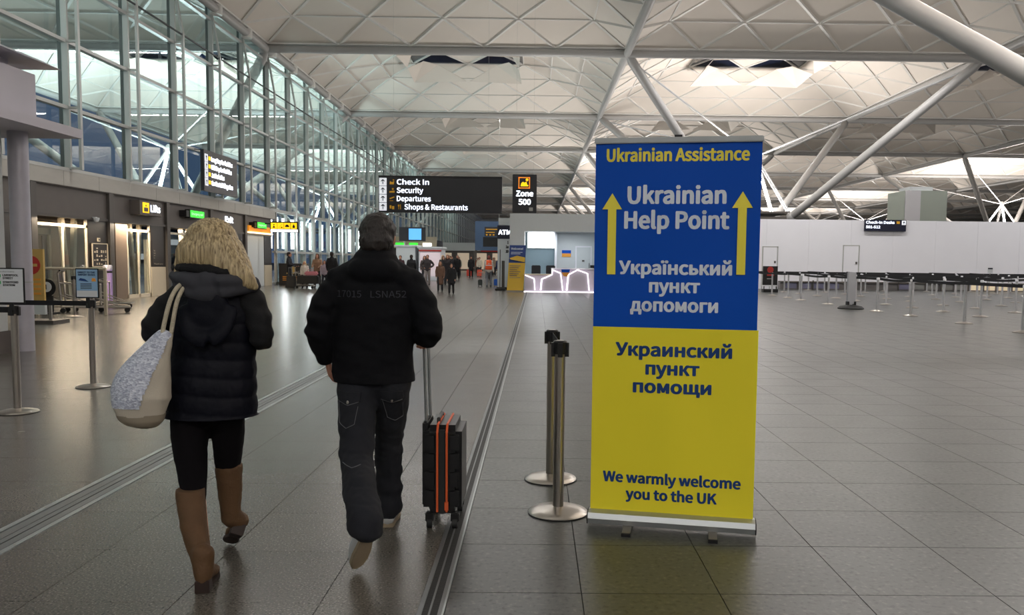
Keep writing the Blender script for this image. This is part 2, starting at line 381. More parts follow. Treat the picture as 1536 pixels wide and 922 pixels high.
# expansion joint by the suitcase
t = thing('trim_1', 'black rubber and aluminium joint strip in the floor, under the suitcase wheels', 'floor joint', kind='structure')
MB().box(-0.469, -0.449, -4, 200, -0.02, 0.003).build('aluminium_edge', M['alu'], t)
MB().box(-0.449, -0.423, -4, 200, -0.02, -0.002).build('rubber_insert', M['rubber'], t)
MB().box(-0.423, -0.415, -4, 200, -0.02, 0.002).build('aluminium_bar', M['alu'], t)
MB().box(-0.415, -0.385, -4, 200, -0.02, -0.002).build('rubber_insert', M['rubber'], t)
MB().box(-0.385, -0.368, -4, 200, -0.02, 0.002).build('aluminium_edge', M['alu'], t)
MB().box(-0.368, -0.359, -4, 200, -0.02, 0.004).build('bright_edge', M['aluh'], t)
t = thing('trim_2', 'wide ribbed aluminium joint strip in the floor left of the woman in boots', 'floor joint', kind='structure')
xs = [(T0, T0 + 0.035, 0.004, 'aluh'), (T0 + 0.035, T0 + 0.045, -0.004, 'rubber'), (T0 + 0.045, T0 + 0.10, 0.002, 'alu'), (T0 + 0.10, T0 + 0.108, -0.005, 'rubber'),
      (T0 + 0.108, T0 + 0.145, 0.003, 'alu'), (T0 + 0.145, T0 + 0.153, -0.005, 'rubber'), (T0 + 0.153, T0 + 0.20, 0.002, 'alu'), (T0 + 0.20, T0 + 0.208, -0.004, 'rubber'), (T0 + 0.208, T1, 0.004, 'aluh')]
for a, b, z, mm in xs: MB().box(a, b, -4, 22, -0.02, z).build('aluminium_rail' if mm != 'rubber' else 'dark_groove', M[mm], t)
m = MB()
for k in range(-2, 36):
    for xx in (T0 + 0.018, T1 - 0.015): m.lathe([(0.006, 0.0035), (0.006, 0.0055), (0.003, 0.006)], (xx, 0.35 + k * 0.6, 0), 8)
m.build('screw', M['chrome'], t, kind='stuff')

# ------------------------------------------------------------------ roof vaults
ZR = [12.08, 12.95, 13.67, 14.22, 14.60, 14.80]
def node(a, b):
    k = min(a, b, 10 - a, 10 - b); return V((a * 1.8, b * 1.8, ZR[k]))
def side_tris():
    out = []
    for k in range(5):
        for a in range(k, 9 - k, 2): out.append((k, 'u', (a, k), (a + 2, k), (a + 1, k + 1)))
        for a in range(k + 1, 8 - k, 2): out.append((k, 'd', (a + 2, k + 1), (a, k + 1), (a + 1, k)))
    return out
def rot4(p, r):
    a, b = p
    for _ in range(r): a, b = 10 - b, a
    return (a, b)
def tri_panel(mb, P, inset=0.035, th=0.04):
    c = (P[0] + P[1] + P[2]) / 3; Q = [p + (c - p).normalized() * inset * 1.8 for p in P]
    mb.prism(Q, (0, 0, th))
pan_meshes = []; mono = MB(); monod = MB()
for r in range(4):
    for (k, ty, p1, p2, p3) in side_tris():
        P = [node(*rot4(p, r)) for p in (p1, p2, p3)]
        dark = (k == 3 and ty == 'u')
        c = (P[0] + P[1] + P[2]) / 3
        b = MB(); tri_panel(b, [p - c for p in P]); pan_meshes.append((b.mesh('ceiling_panel', M['skyglass'] if dark else M['panel']), c, dark))
        tri_panel(monod if dark else mono, P)
mono_me = mono.mesh('ceiling_panel', M['panel']); monod_me = monod.mesh('rooflight', M['skyglass'])
rb = MB(); done = set()
for r in range(4):
    for (k, ty, p1, p2, p3) in side_tris():
        q = [rot4(p, r) for p in (p1, p2, p3)]
        for i in range(3):
            e = tuple(sorted((q[i], q[(i + 1) % 3])))
            if e in done: continue
            done.add(e); A = node(*e[0]); B = node(*e[1]); diag = (e[0][0] != e[1][0] and e[0][1] != e[1][1])
            if not diag and min(e[0][0], e[0][1], 10 - e[0][0], 10 - e[0][1]) == 0: continue
            dz = V((0, 0, -0.03)); rb.bar(A + dz, B + dz, 0.13 if diag else 0.07, 0.10 if diag else 0.05)
for a in range(11):
    for b in range(11):
        if (a + b) % 2 == 0 and 0 < min(a, b, 10 - a, 10 - b): p = node(a, b); rb.lathe([(0.13, -0.11), (0.13, 0.0)], tuple(p), 8)
rib_me = rb.mesh('rib_lattice', M['rib'])
# suspended reflector petals under each crown
ref = MB()
for sx in (1, -1):
    for sy in (1, -1):
        f = lambda x, y, z: V((9 + sx * x, 9 + sy * y, z))
        A = f(3.5, 3.5, 12.92); B = f(0.12, 3.4, 13.03); C2 = f(1.9, 2.7, 13.9); C3 = f(2.7, 1.9, 13.9); D = f(3.4, 0.12, 13.03)
        for tri in ((A, B, C2), (A, C2, C3), (A, C3, D)): ref.prism([p for p in tri], (0, 0, 0.03))
ref_me = ref.mesh('reflector', M['panel'])
CX = [-31.55, -13.55, 4.45, 22.45, 40.45, 58.45, 76.45, 94.45]
CY = [-48.43 + 18 * k for k in range(15)]     # -48.43 ... 203.57
for cx in CX:
    for cy in CY[:-1]:
        if cx > 4.5 and cy > -10 and (cx > 0.80 * (cy + 18) + 14): continue
        if cx < -14 and cy > 130: continue
        b = thing('ceiling', 'pale triangulated roof vault with ribs and a crown rooflight', 'roof vault', (cx, cy, 0), group='square vaults of the roof', kind='structure')
        fine = cy in (23.57, 41.57, 59.57, 77.57) and cx < 41 and not (cx == -31.55 and cy == 77.57)
        if fine:
            for me, c, dark in pan_meshes: inst(me, 'rooflight' if dark else 'ceiling_panel', b, c)
        else:
            inst(mono_me, 'ceiling_panel', b, kind='stuff'); inst(monod_me, 'rooflight', b, kind='stuff')
        if cy > 0: inst(rib_me, 'rib_lattice', b, kind='stuff')
        if 20 < cy < 100: inst(ref_me, 'reflector', b)
# grid tubes
RB = 0.19
for cy in CY[1:]:
    for cx in CX:
        if cx > 0.75 * abs(cy) + 10: continue
        m = MB(); m.tube([(cx, cy, 11.82), (cx + 18, cy, 11.82)], RB, 14)
        o = thing('roof_beam', 'grey steel tube carrying the vault edges across the hall', 'beam', (cx, cy, 11.82), group='tubes across the hall', kind='structure')
        m.build('tube', M['steel_white'], o, smooth=True)
        m = MB(); m.box(cx, cx + 18, cy - 0.14, cy + 0.14, 12.03, 12.11)
        for q in range(1, 5): m.box(cx + q * 3.6 - 0.05, cx + q * 3.6 + 0.05, cy - 0.05, cy + 0.05, 11.95, 12.06)
        m.build('edge_gutter', M['rib'], o)
for cx in CX + [112.45]:
    for cy in CY[1:-1]:
        if cx > 0.75 * (abs(cy) + 18) + 6: continue
        m = MB(); m.tube([(cx, cy, 11.82), (cx, cy + 18, 11.82)], RB, 14)
        o = thing('roof_beam', 'grey steel tube carrying the vault edges along the hall', 'beam', (cx, cy, 11.82), group='tubes along the hall', kind='structure')
        m.build('tube', M['steel_white'], o, smooth=True)
        m = MB(); m.box(cx - 0.14, cx + 0.14, cy, cy + 18, 12.03, 12.11)
        if cx == -13.55:
            for q in range(5): m.tube([(cx, cy + q * 3.6 + 0.8, 12.0), (cx - 0.02, cy + q * 3.6 + 0.8, 11.6)], 0.26, 10)
        m.build('edge_gutter', M['rib'], o)
# structural trees
def tree(tx, ty):
    o = thing('structural_tree', 'four grey steel columns branching to the roof corners with tie rods', 'roof support', (tx, ty, 0), group='structural roof trees', kind='structure')
    ap = V((tx, ty, 8.0))
    for sx in (1, -1):
        for sy in (1, -1):
            top = V((tx + sx * 1.75, ty + sy * 1.75, 4.2)); nd = V((tx + sx * 9, ty + sy * 9, 11.82))
            MB().tube([(top.x, top.y, 0), tuple(top)], 0.23, 16).build('column', M['steel_white'], o, smooth=True)
            MB().tube([top, top.lerp(nd, 0.03), nd.lerp(top, 0.04), nd], [0.20, 0.24, 0.24, 0.10], 18).build('branch', M['steel_white'], o, smooth=True)
            MB().egg(tuple(top), 0.28, 0.28, 0.28).build('cast_joint', M['steel_white'], o, smooth=True)
            m = MB()
            for dx in (-0.07, 0.07): m.tube([ap + V((dx, 0, 0)), top + V((dx, 0, 0.1))], 0.05, 8)
            m.build('tie_rod', M['rod'], o, smooth=True)
            MB().tube([ap, nd.lerp(top, 0.04) + V((0, 0, 0))], 0.045, 8).build('tie_rod', M['rod'], o, smooth=True)
    MB().egg(tuple(ap), 0.2, 0.2, 0.3).build('rod_hub', M['rod'], o, smooth=True)
    m = MB(); m.box(tx - 1.72, tx + 1.72, ty - 1.72, ty + 1.72, 4.42, 4.54); m.build('uplighter_tray', M['fascia'], o)
    m = MB()
    for sy in (-1, 1): m.bar((tx - 1.75, ty + sy * 1.75, 4.15), (tx + 1.75, ty + sy * 1.75, 4.15), 0.14, 0.14)
    for sx in (-1, 1): m.bar((tx + sx * 1.75, ty - 1.75, 4.15), (tx + sx * 1.75, ty + 1.75, 4.15), 0.14, 0.14)
    m.build('ring_beam', M['fascia'], o)
for tx, ty in TREES:
    if ty > 0: tree(tx, ty)

# ------------------------------------------------------------------ left curtain wall
X = -13.9; MY = [24.4 + 3.6 * k for k in range(-10, 50)]; TZ = [3.95, 5.76, 7.67, 9.51, 11.4, 12.2]
cw = thing('window_1', 'tall glazed curtain wall with mullions above the entrance doors on the left', 'glass wall', (X, 24.4, 0), kind='structure')
pane = {}
def pane_me(h, wd=3.6):
    if (h, wd) not in pane: pane[(h, wd)] = MB().add([(0, 0.05, 0.05), (0, wd - 0.05, 0.05), (0, wd - 0.05, h - 0.05), (0, 0.05, h - 0.05)], [(0, 1, 2, 3)]).mesh('pane', M['glass'])
    return pane[(h, wd)]
mull = MB().box(-0.02, 0.16, -0.045, 0.045, 0, 8.25).mesh('mullion', M['mullion'])
mulld = MB().box(-0.12, -0.02, -0.06, 0.06, 0, 8.25).mesh('mullion_gasket', M['mullion_dark'])
chm = MB(); chm.bar((0.46, 0.0, -3.9), (0.44, 0, 5.9), 0.11, 0.08); chm.bar((0.44, 0, 5.9), (0.1, 0, 7.9), 0.11, 0.08)
for z in (0.05, 1.81, 3.72, 5.56): chm.bar((0.1, 0, z), (0.46, 0, z), 0.10, 0.06)
chm_full = chm.mesh('bracing_post', M['mullion'])
chs = MB(); chs.bar((0.46, 0.0, 0), (0.44, 0, 5.9), 0.11, 0.08); chs.bar((0.44, 0, 5.9), (0.1, 0, 7.9), 0.11, 0.08)
for z in (0.05, 1.81, 3.72, 5.56): chs.bar((0.1, 0, z), (0.46, 0, z), 0.10, 0.06)
chm_short = chs.mesh('bracing_post', M['mullion'])
for i, y in enumerate(MY):
    yl = y - 24.4
    inst(mull, 'mullion', cw, (0, yl, 3.95)); inst(mulld, 'mullion_gasket', cw, (0, yl, 3.95))
    inst(chm_full if y > 43 else chm_short, 'bracing_post', cw, (0, yl, 3.95))
    for k in range(5):
        if y < 170 and (i < 43): inst(pane_me(round(TZ[k + 1] - TZ[k], 2)), 'pane', cw, (0, yl, TZ[k]))
for z in TZ: MB().box(X - 0.05, X + 0.13, -11.6, 203, z - 0.05, z + 0.05).build('transom', M['mullion'], cw)
MB().box(X + 0.40, X + 0.45, 12, 203, 9.78, 9.83).build('maintenance_rail', M['mullion_dark'], cw)
# lower part beyond the doors
lw = thing('window_2', 'lower glazing with slim posts beyond the entrance doors', 'glass wall', (X, 43.2, 0), kind='structure')
m = MB(); me = MB().box(-0.05, 0.10, -0.045, 0.045, 0, 3.9).mesh('post', M['mullion'])
for k in range(44): inst(me, 'post', lw, (0, k * 1.8 + 0.4, 0))
for k in range(36):
    for z0, h in ((0.15, 1.6), (1.75, 2.15)): inst(pane_me(h, 1.8), 'pane', lw, (0, k * 1.8 + 0.4, z0))
for z in (0.1, 1.75, 3.9): MB().box(X - 0.06, X + 0.12, 43.3, 203, z - 0.06, z + 0.06).build('transom', M['mullion'], lw)
for k, y in enumerate([43.92, 44.93, 46.24, 47.88, 49.93, 51.7, 54.26, 56.36, 59.42, 62.4, 65.5, 69.0]):
    o = MB().box(-14.32, -14.2, y - 0.14, y + 0.14 + 0.02 * k, 1.95, 3.65).build('light_column', M['tube_light'], None, label='upright white light tube behind the lower glazing beyond the doors', cat='light', group='white light tubes behind the lower glazing')
    if k % 3 == 1: area('light_column_glow', (-13.8, y, 2.8), (0, -PI / 2, 0), 1.6, 0.4, 60, (0.93, 0.97, 1.0))
# outside: forecourt, car park
MB().box(-160, -31, -20, 240, -0.2, -0.05).build('forecourt_ground', M['asphalt'], None, label='dark forecourt ground outside the glass wall', cat='ground', kind='structure')
cp = thing('car_park_block', 'long dim multi-storey block seen through the glass wall', 'building', (-85, 60, 0))
for k in range(4):
    MB().box(-95, -75, 10, 230, k * 3.2 + 2.2, k * 3.2 + 3.2).build('deck', M['carpark'], cp)
    m = MB()
    for j in range(40):
        if (j * 7 + k * 3) % 5 < 2: m.box(-80, -79.6, 12 + j * 5.4, 15 + j * 5.4, k * 3.2 + 0.8, k * 3.2 + 2.0)
    m.build('lit_opening', M['litwin'], cp, kind='stuff')
m = MB()
for j in range(30): m.box(-76, -75.4, 12 + j * 7.4, 12.6 + j * 7.4, 0, 12.8)
m.box(-94, -93, 10, 230, 0, 12.8); m.build('pillar', M['carpark'], cp, kind='stuff')

# ------------------------------------------------------------------ entrance doors under the lintel
wl = thing('wall_left', 'pale lintel beam of cladding panels over the entrance doors', 'wall', (X, 24, 0), kind='structure')
for k in range(15):
    y0 = 14.4 + k * 1.93; y1 = min(y0 + 1.93, 43.3)
    if y0 < 43.2: MB().box(X - 0.2, X + 0.12, y0 + 0.008, y1 - 0.008, 3.47, 3.93).build('cladding_panel', M['lintel'], wl)
MB().box(X - 0.2, X + 0.09, 14.4, 43.3, 3.44, 3.95).build('lintel_core', M['fascia'], wl)
YB = [14.4, 18.45, 22.5, 26.6, 30.7, 34.8, 38.9, 42.95]
for k in range(7):
    y0, y1 = YB[k], YB[k + 1]
    d = thing('door_%d' % (k + 1), 'glazed entrance bay with dark fascia and warm strip light, bay %s along the left wall' % ['hidden', 'second hidden', 'behind the trolleys', 'under the lifts sign', 'under the first green exit sign', 'behind the blonde woman', 'with the orange lit fascia'][k], 'entrance door', (X, y0, 0), kind='structure')
    MB().box(X - 0.12, X + 0.0, y0 + 0.26, y1, 2.62, 3.46).build('fascia_panel', M['orangeprint'] if False else M['fascia'], d)
    MB().box(X - 0.2, X + 0.10, y0, y0 + 0.26, 0, 3.46).build('frame_post', M['rail_dark'], d)
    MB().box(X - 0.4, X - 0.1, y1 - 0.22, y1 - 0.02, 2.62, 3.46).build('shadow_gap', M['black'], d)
    MB().box(X - 0.2, X + 0.05, y0 + 0.26, y1, 2.54, 2.62).build('fascia_trim', M['rail_dark'], d)
    MB().box(X - 2.6, X - 0.2, y0, y1, 2.66, 2.72).build('lobby_ceiling', M['fascia'], d)
    MB().box(X - 0.30, X - 0.16, y0 + 0.45, y0 + 2.7, 2.60, 2.64).build('light_strip', M['warmstrip'], d)
    area('door_bay_light', (X + 0.25 if k in (2, 3) else X - 0.4, y0 + 1.6, 2.5), (0, 0, 0), 0.3, 2.2, 110 if k > 1 else 20, (1.0, 0.80, 0.58))
    if k == 2: MB().box(X - 2.7, X - 2.6, y0, y1 + 3.4, 0, 2.66).build('lobby_wall', M['bronze'], d)
    # right-hand panel of each bay: dark above cream
    pw = 1.15
    MB().box(X - 0.10, X + 0.02, y1 - pw, y1 - 0.03, 1.06, 2.54).build('dark_panel', M['blackp'], d)
    MB().box(X - 0.10, X + 0.03, y1 - pw, y1 - 0.03, 0.0, 1.055).build('cream_panel', M['cream'] if k != 2 else M['blackp'], d)
    if k == 3:
        MB().box(X - 0.5, X + 0.06, y0 + 0.40, y0 + 1.15, 0, 2.54).build('bronze_pier', M['bronze'], d)
        g0 = y0 + 1.2
    elif k == 6:
        MB().box(X - 0.2, X + 0.0, y0 + 0.3, y1 - pw - 0.03, 0, 2.54).build('white_panel', M['offwhite'], d); g0 = None
    else: g0 = y0 + 0.3
    if g0:
        g1 = y1 - pw - 0.05
        gd = MB().box(X - 0.04, X + 0.02, g0, g0 + 0.08, 0, 2.54)
        gd.box(X - 0.04, X + 0.02, g1 - 0.08, g1, 0, 2.54); gd.box(X - 0.04, X + 0.02, g0, g1, 2.28, 2.36); gd.box(X - 0.04, X + 0.02, g0, g1, 0, 0.12)
        gd.box(X - 0.04, X + 0.02, (g0 + g1) / 2 - 0.04, (g0 + g1) / 2 + 0.04, 0, 2.3)
        gd.build('door_frame', M['creampost'], d)
        gm = (g0 + g1) / 2
        for a, b2 in ((g0 + 0.08, gm - 0.04), (gm + 0.04, g1 - 0.08)):
            MB().add([(X - 0.01, a, 0.12), (X - 0.01, b2, 0.12), (X - 0.01, b2, 2.28), (X - 0.01, a, 2.28)], [(0, 1, 2, 3)]).build('door_leaf', M['doorglass'], d)
        vv = MB(); vv.bar((X - 0.35, g1 - 0.75, 2.54), (X - 0.35, g1 - 0.42, 0), 0.12, 0.16, up=(0, 1, 0)); vv.bar((X - 0.35, g1 - 0.05, 2.54), (X - 0.35, g1 - 0.30, 0), 0.12, 0.16, up=(0, 1, 0))
        vv.build('slanted_post', M['creampost'], d)
        g0 += 2.2
        bf = MB().box(X - 1.95, X - 1.88, g0, g0 + 1.5, 0, 2.1); bf.build('inner_door', M['bronze'], d)
        for q in range(5): MB().box(X - 1.88, X - 1.86, g0 + 0.05 + q * 0.29, g0 + 0.30 + q * 0.29, 0.05, 2.05).build('board', M['bronze'], d)
        fr2 = MB().box(X - 1.95, X - 1.82, g0 - 0.1, g0, 0, 2.3); fr2.box(X - 1.95, X - 1.82, g0 + 1.5, g0 + 1.62, 0, 2.3); fr2.box(X - 1.95, X - 1.82, g0 - 0.1, g0 + 1.62, 2.1, 2.3); fr2.build('inner_frame', M['creampost'], d)
# camera dome, notice frame on the first dark panel
n = thing('notice_board', 'gold framed black notice board with floor plan on the dark door panel', 'sign', (X + 0.05, 26.0, 1.45))
MB().box(X + 0.03, X + 0.06, 25.55, 26.5, 1.08, 1.83).build('board', M['blackp'], n)
m = MB()
for a, b2, c, e in ((25.55, 26.5, 1.08, 1.11), (25.55, 26.5, 1.80, 1.83), (25.55, 25.60, 1.08, 1.83), (26.45, 26.5, 1.08, 1.83)): m.box(X + 0.05, X + 0.075, a, b2, c, e)
m.build('frame', M['cream'], n)
m = MB(); random.seed(3)
for q in range(26):
    y = 25.68 + (q % 6) * 0.13; z = 1.15 + (q // 6) * 0.125
    if (q * 5) % 4: m.box(X + 0.06, X + 0.064, y, y + 0.04 + random.random() * 0.06, z, z + 0.03 + random.random() * 0.06)
m.build('printed_plan', M['cream'], n, kind='stuff')
s1 = thing('ceiling_camera', 'small white dome camera under the door fascia above the notice frame', 'camera', (X + 0.2, 25.7, 2.5))
MB().lathe([(0.0, -0.10), (0.06, -0.08), (0.09, 0.0), (0.09, 0.04)], (X + 0.12, 25.75, 2.58), 16).build('dome', M['paper'], s1, smooth=True)
MB().box(X + 0.02, X + 0.13, 25.7, 25.8, 2.6, 2.64).build('bracket', M['paper'], s1)
o = thing('wall_switch', 'small square white wall switch above the notice frame', 'switch', (X + 0.03, 26.0, 1.93))
MB().box(X + 0.02, X + 0.05, 25.95, 26.08, 1.88, 2.0).build('plate', M['cream'], o)
MB().box(X + 0.05, X + 0.06, 25.99, 26.04, 1.92, 1.96).build('button', M['ink'], o)
# print on the second dark panel
o = thing('panel_notice', 'pale lettered notice on the second dark door panel', 'sign', (X + 0.03, 30.0, 1.5))
MB().box(X + 0.02, X + 0.026, 29.62, 30.55, 1.1, 2.0).build('backing', M['blackp'], o)
for q, s in enumerate(['Smoking is', 'not allowed', 'anywhere', 'in here']):
    text(s, M['cream'], o, (X + 0.03, 29.72, 1.62 - q * 0.09), (0, 1, 0), (0, 0, 1), h=0.055, size=0.075, name='lettering')
text('Thank you', M['cream'], o, (X + 0.03, 29.72, 1.14), (0, 1, 0), (0, 0, 1), h=0.05, w=0.7)

def sidebox(name, label, y0, y1, z0, z1, xo, body='sign', th=0.3):
    o = thing(name, label, 'sign', (X + xo, y0, z0))
    MB().box(X, X + xo, y0, y1, z0, z1).build('housing', M[body], o, bevel=0.01)
    return o
# lifts sign (faces the hall)
o = sidebox('lifts_sign', 'illuminated lifts sign with yellow pictogram box over the doors', 28.1, 29.75, 2.86, 3.36, 0.35, 'fascia')
MB().box(X + 0.35, X + 0.36, 28.3, 28.75, 2.94, 3.29).build('pictogram', M['lit_yellow'], o)
m = MB(); m.box(X + 0.36, X + 0.365, 28.38, 28.67, 2.98, 3.12); m.lathe([(0.04, 0), (0.0, 0.08)], (X + 0.36, 28.52, 3.16), 6); m.build('lift_symbol', M['fascia'], o)
text('Lifts', M['lit_text'], o, (X + 0.362, 28.85, 3.0), (0, 1, 0), (0, 0, 1), w=0.75, h=0.22, bold=0.02)
def exit_sign(y, lab, z=3.02):
    o = thing('exit_sign', lab, 'sign', (X + 0.2, y, z))
    MB().box(X, X + 0.28, y - 0.62, y - 0.3, z - 0.02, z + 0.22).build('bracket', M['black'], o)
    MB().box(X + 0.1, X + 0.3, y - 0.35, y + 1.05, z - 0.06, z + 0.28).build('housing', M['black'], o)
    MB().box(X + 0.30, X + 0.31, y - 0.3, y + 1.0, z - 0.02, z + 0.24).build('lit_face', M['lit_green'], o)
    text('Emergency exit', M['lit_text'], o, (X + 0.312, y - 0.2, z + 0.07), (0, 1, 0), (0, 0, 1), w=1.1, h=0.09)
exit_sign(32.6, 'green lit emergency exit sign over the doors above the blonde woman')
exit_sign(40.3, 'green lit emergency exit sign on the orange lit fascia', 2.92)
o = thing('white_lettering', 'white lit lettering on the fascia right of the blonde woman\'s head', 'sign', (X, 36.6, 3.0))
text('Exit', M['lit_text'], o, (X + 0.02, 36.6, 3.0), (0, 1, 0), (0, 0, 1), w=1.0, h=0.25, bold=0.02)
o = thing('orange_fascia', 'orange lit fascia panel over the last entrance bay', 'sign', (X, 39.2, 2.7))
MB().box(X, X + 0.12, 39.3, 42.6, 2.70, 2.98).build('lit_panel', mat('amber_lit_panel', S(225, 140, 30), 0.5, emit=0.55), o)
MB().box(X, X + 0.2, 39.3, 42.6, 2.62, 2.68).build('lamp_strip', M['warmstrip'], o)
# yellow pictogram sign hanging by the doors, faces the camera
o = thing('pictogram_sign', 'hanging sign with four yellow lit pictograms past the entrance doors', 'sign', (-12.6, 41, 2.7))
MB().box(-13.32, -11.92, 41, 41.15, 2.70, 3.24).build('housing', M['black'], o)
for q in range(4):
    x0 = -13.27 + q * 0.33
    MB().box(x0, x0 + 0.30, 40.985, 41.0, 2.88, 3.18).build('pictogram', M['lit_yellow'], o)
    m = MB(); a = x0 + 0.15
    if q == 0: m.lathe([(0.035, 0), (0.035, 0.05)], (a, 40.975, 3.06), 8); m.prism([(a - 0.08, 40.975, 2.93), (a + 0.08, 40.975, 2.93), (a, 40.975, 3.05)], (0, 0.008, 0))
    elif q == 1: m.bar((a - 0.09, 40.98, 2.93), (a + 0.09, 40.98, 3.13), 0.05, 0.01); m.box(a + 0.02, a + 0.10, 40.972, 40.98, 2.92, 2.98)
    elif q == 2: m.box(a - 0.10, a + 0.10, 40.972, 40.98, 2.97, 3.05); m.box(a - 0.06, a + 0.06, 40.972, 40.98, 3.05, 3.10)
    else: m.prism([(a - 0.07, 40.975, 3.0), (a + 0.07, 40.975, 3.0), (a, 40.975, 3.13)], (0, 0.008, 0)); m.box(a - 0.06, a + 0.06, 40.972, 40.98, 2.93, 3.0)
    m.build('symbol', M['black'], o)
MB().box(-13.28, -11.95, 40.985, 41.0, 2.73, 2.85).build('white_bar', M['lit_bright'], o)
MB().box(-13.9, -13.3, 41.04, 41.1, 3.1, 3.16).build('bracket', M['black'], o)

# car park bus sign high on the glass
o = thing('bus_sign', 'high dark hanging sign listing car park buses in white letters, on the glass wall', 'sign', (-13.3, 33, 4.1))
MB().box(-13.42, -13.28, 32.9, 36.5, 4.08, 5.72).build('board', M['sign'], o)
for q, s in enumerate(['Long Stay Car Park Bus', 'Mid Stay Car Park Bus', 'Jet Parks Bus', 'Car Rental Village Bus']):
    z = 5.32 - q * 0.32
    MB().box(-13.28, -13.27, 32.98, 33.28, z - 0.06, z + 0.24).build('arrow_tile', M['lit_white'], o)
    m = MB(); m.box(-13.27, -13.265, 33.11, 33.15, z, z + 0.12); m.prism([(-13.268, 33.05, z + 0.11), (-13.268, 33.21, z + 0.11), (-13.268, 33.13, z + 0.2)], (0.004, 0, 0)); m.build('arrow', M['ink'], o)
    MB().box(-13.28, -13.27, 33.36, 33.55, z + 0.02, z + 0.17).build('bus_symbol', M['lit_yellow'], o)
    text(s, M['lit_bus'], o, (-13.272, 33.64, z), (0, 1, 0), (0, 0, 1), w=2.3 * len(s) / 22, h=0.18, bold=.008)
for y in (33.2, 36.2): MB().bar((-13.8, y, 5.76), (-13.35, y, 5.7), 0.03, 0.03).build('bracket', M['mullion_dark'], o)

# ------------------------------------------------------------------ overhead signs
SY = 23.57
def arrow_tile(o, x0, x1, z0, z1, y):
    MB().box(x0, x1, y - 0.012, y, z0, z1).build('arrow_tile', M['lit_white'], o)
    c = (x0 + x1) / 2; h = z1 - z0
    m = MB(); m.box(c - 0.012, c + 0.012, y - 0.016, y - 0.012, z0 + h * 0.18, z1 - h * 0.25)
    for sx in (1, -1): m.bar((c, y - 0.014, z1 - h * 0.2), (c + sx * 0.055, y - 0.014, z1 - h * 0.45), 0.024, 0.004, up=(0, 1, 0))
    m.build('arrow', M['ink'], o)
o = thing('direction_sign', 'wide charcoal hanging sign listing Check In, Security, Departures, Shops and Restaurants', 'sign', (-2.8, SY, 2.8))
sxa, sxb, sza, szb = -4.54, -1.0, 2.775, 3.82
MB().box(sxa, sxb, SY, SY + 0.16, sza, szb).build('board', M['sign'], o)
MB().box(sxa, sxb, SY - 0.02, SY, szb - 0.04, szb).build('top_rail', M['black'], o)
rows = ['Check In', 'Security', 'Departures', 'Shops & Restaurants']
wd = [0.93, 0.76, 0.98, 1.82 * 1.0]
for q, s in enumerate(rows):
    z = 3.57 - q * 0.236
    arrow_tile(o, sxa + 0.02, sxa + 0.23, z - 0.04, z + 0.18, SY)
    x = sxa + 0.30
    MB().box(x, x + 0.17, SY - 0.008, SY, z - 0.01, z + 0.15).build('pictogram', M['blackp'], o)
    m = MB(); yy = SY - 0.012
    if q == 0: m.prism([(x + 0.02, yy, z), (x + 0.14, yy, z), (x + 0.15, yy, z + 0.1), (x + 0.09, yy, z + 0.06), (x + 0.03, yy, z + 0.09)], (0, 0.006, 0)); m.box(x + 0.11, x + 0.15, yy, yy + .006, z + .11, z + .14)
    elif q == 1: m.prism([(x + 0.01, yy, z), (x + 0.16, yy, z), (x + 0.16, yy, z + 0.06), (x + 0.01, yy, z + 0.04)], (0, 0.006, 0)); m.lathe([(0.025, 0), (0.025, 0.05)], (x + 0.11, yy, z + 0.08), 8)
    elif q == 2: m.prism([(x + 0.01, yy, z + 0.08), (x + 0.15, yy, z + 0.13), (x + 0.16, yy, z + 0.10), (x + 0.03, yy, z + 0.05)], (0, 0.006, 0)); m.box(x + 0.02, x + 0.12, yy, yy + .006, z, z + .015)
    else: m.box(x + 0.02, x + 0.07, yy, yy + .006, z + .02, z + .11); m.box(x + 0.09, x + 0.15, yy, yy + .006, z, z + .09)
    m.build('symbol', M['print_yellow'], o)
    tx = x + 0.22
    if q == 3:
        MB().box(x + 0.24, x + 0.36, SY - 0.008, SY, z - 0.01, z + 0.15).build('pictogram', M['blackp'], o)
        m = MB(); m.box(x + 0.27, x + 0.283, yy, yy + .006, z, z + .14); m.box(x + 0.255, x + 0.298, yy, yy + .006, z + .08, z + .13); m.box(x + 0.32, x + 0.336, yy, yy + .006, z, z + .14); m.build('symbol', M['print_yellow'], o)
        tx = x + 0.44
    text(s, M['lit_white'], o, (tx, SY - 0.001, z), (1, 0, 0), (0, 0, 1), w=wd[q], h=0.145, bold=0.010, extr=0.004)
for x in (-4.1, -1.4): MB().tube([(x, SY, szb), (x, SY, 11.7)], 0.0025, 6).build('wire', M['mullion'], o)
o = thing('zone_sign', 'charcoal hanging Zone 500 sign with yellow check-in pictogram', 'sign', (-0.35, SY, 2.8))
MB().box(-0.70, -0.005, SY, SY + 0.16, 2.80, 3.90).build('board', M['sign'], o, bevel=0.01)
m = MB(); 
for a in ((-0.53, -0.505, 3.50, 3.82), (-0.225, -0.20, 3.50, 3.82), (-0.53, -0.20, 3.50, 3.525), (-0.53, -0.20, 3.795, 3.82)): m.box(a[0], a[1], SY - 0.01, SY, a[2], a[3])
m.build('pictogram_frame', mat('backlit_amber', S(240, 140, 40), 0.5, emit=0.9), o)
m = MB(); y = SY - 0.012; m.prism([(-0.47, y, 3.56), (-0.25, y, 3.56), (-0.25, y, 3.60), (-0.28, y, 3.60), (-0.30, y, 3.69), (-0.37, y, 3.66), (-0.40, y, 3.69), (-0.45, y, 3.65)], (0, 0.01, 0)); m.tube([(-0.285, SY - 0.012, 3.745), (-0.285, SY - 0.002, 3.745)], 0.04, 12); m.build('check_in_symbol', M['lit_yellow'], o)
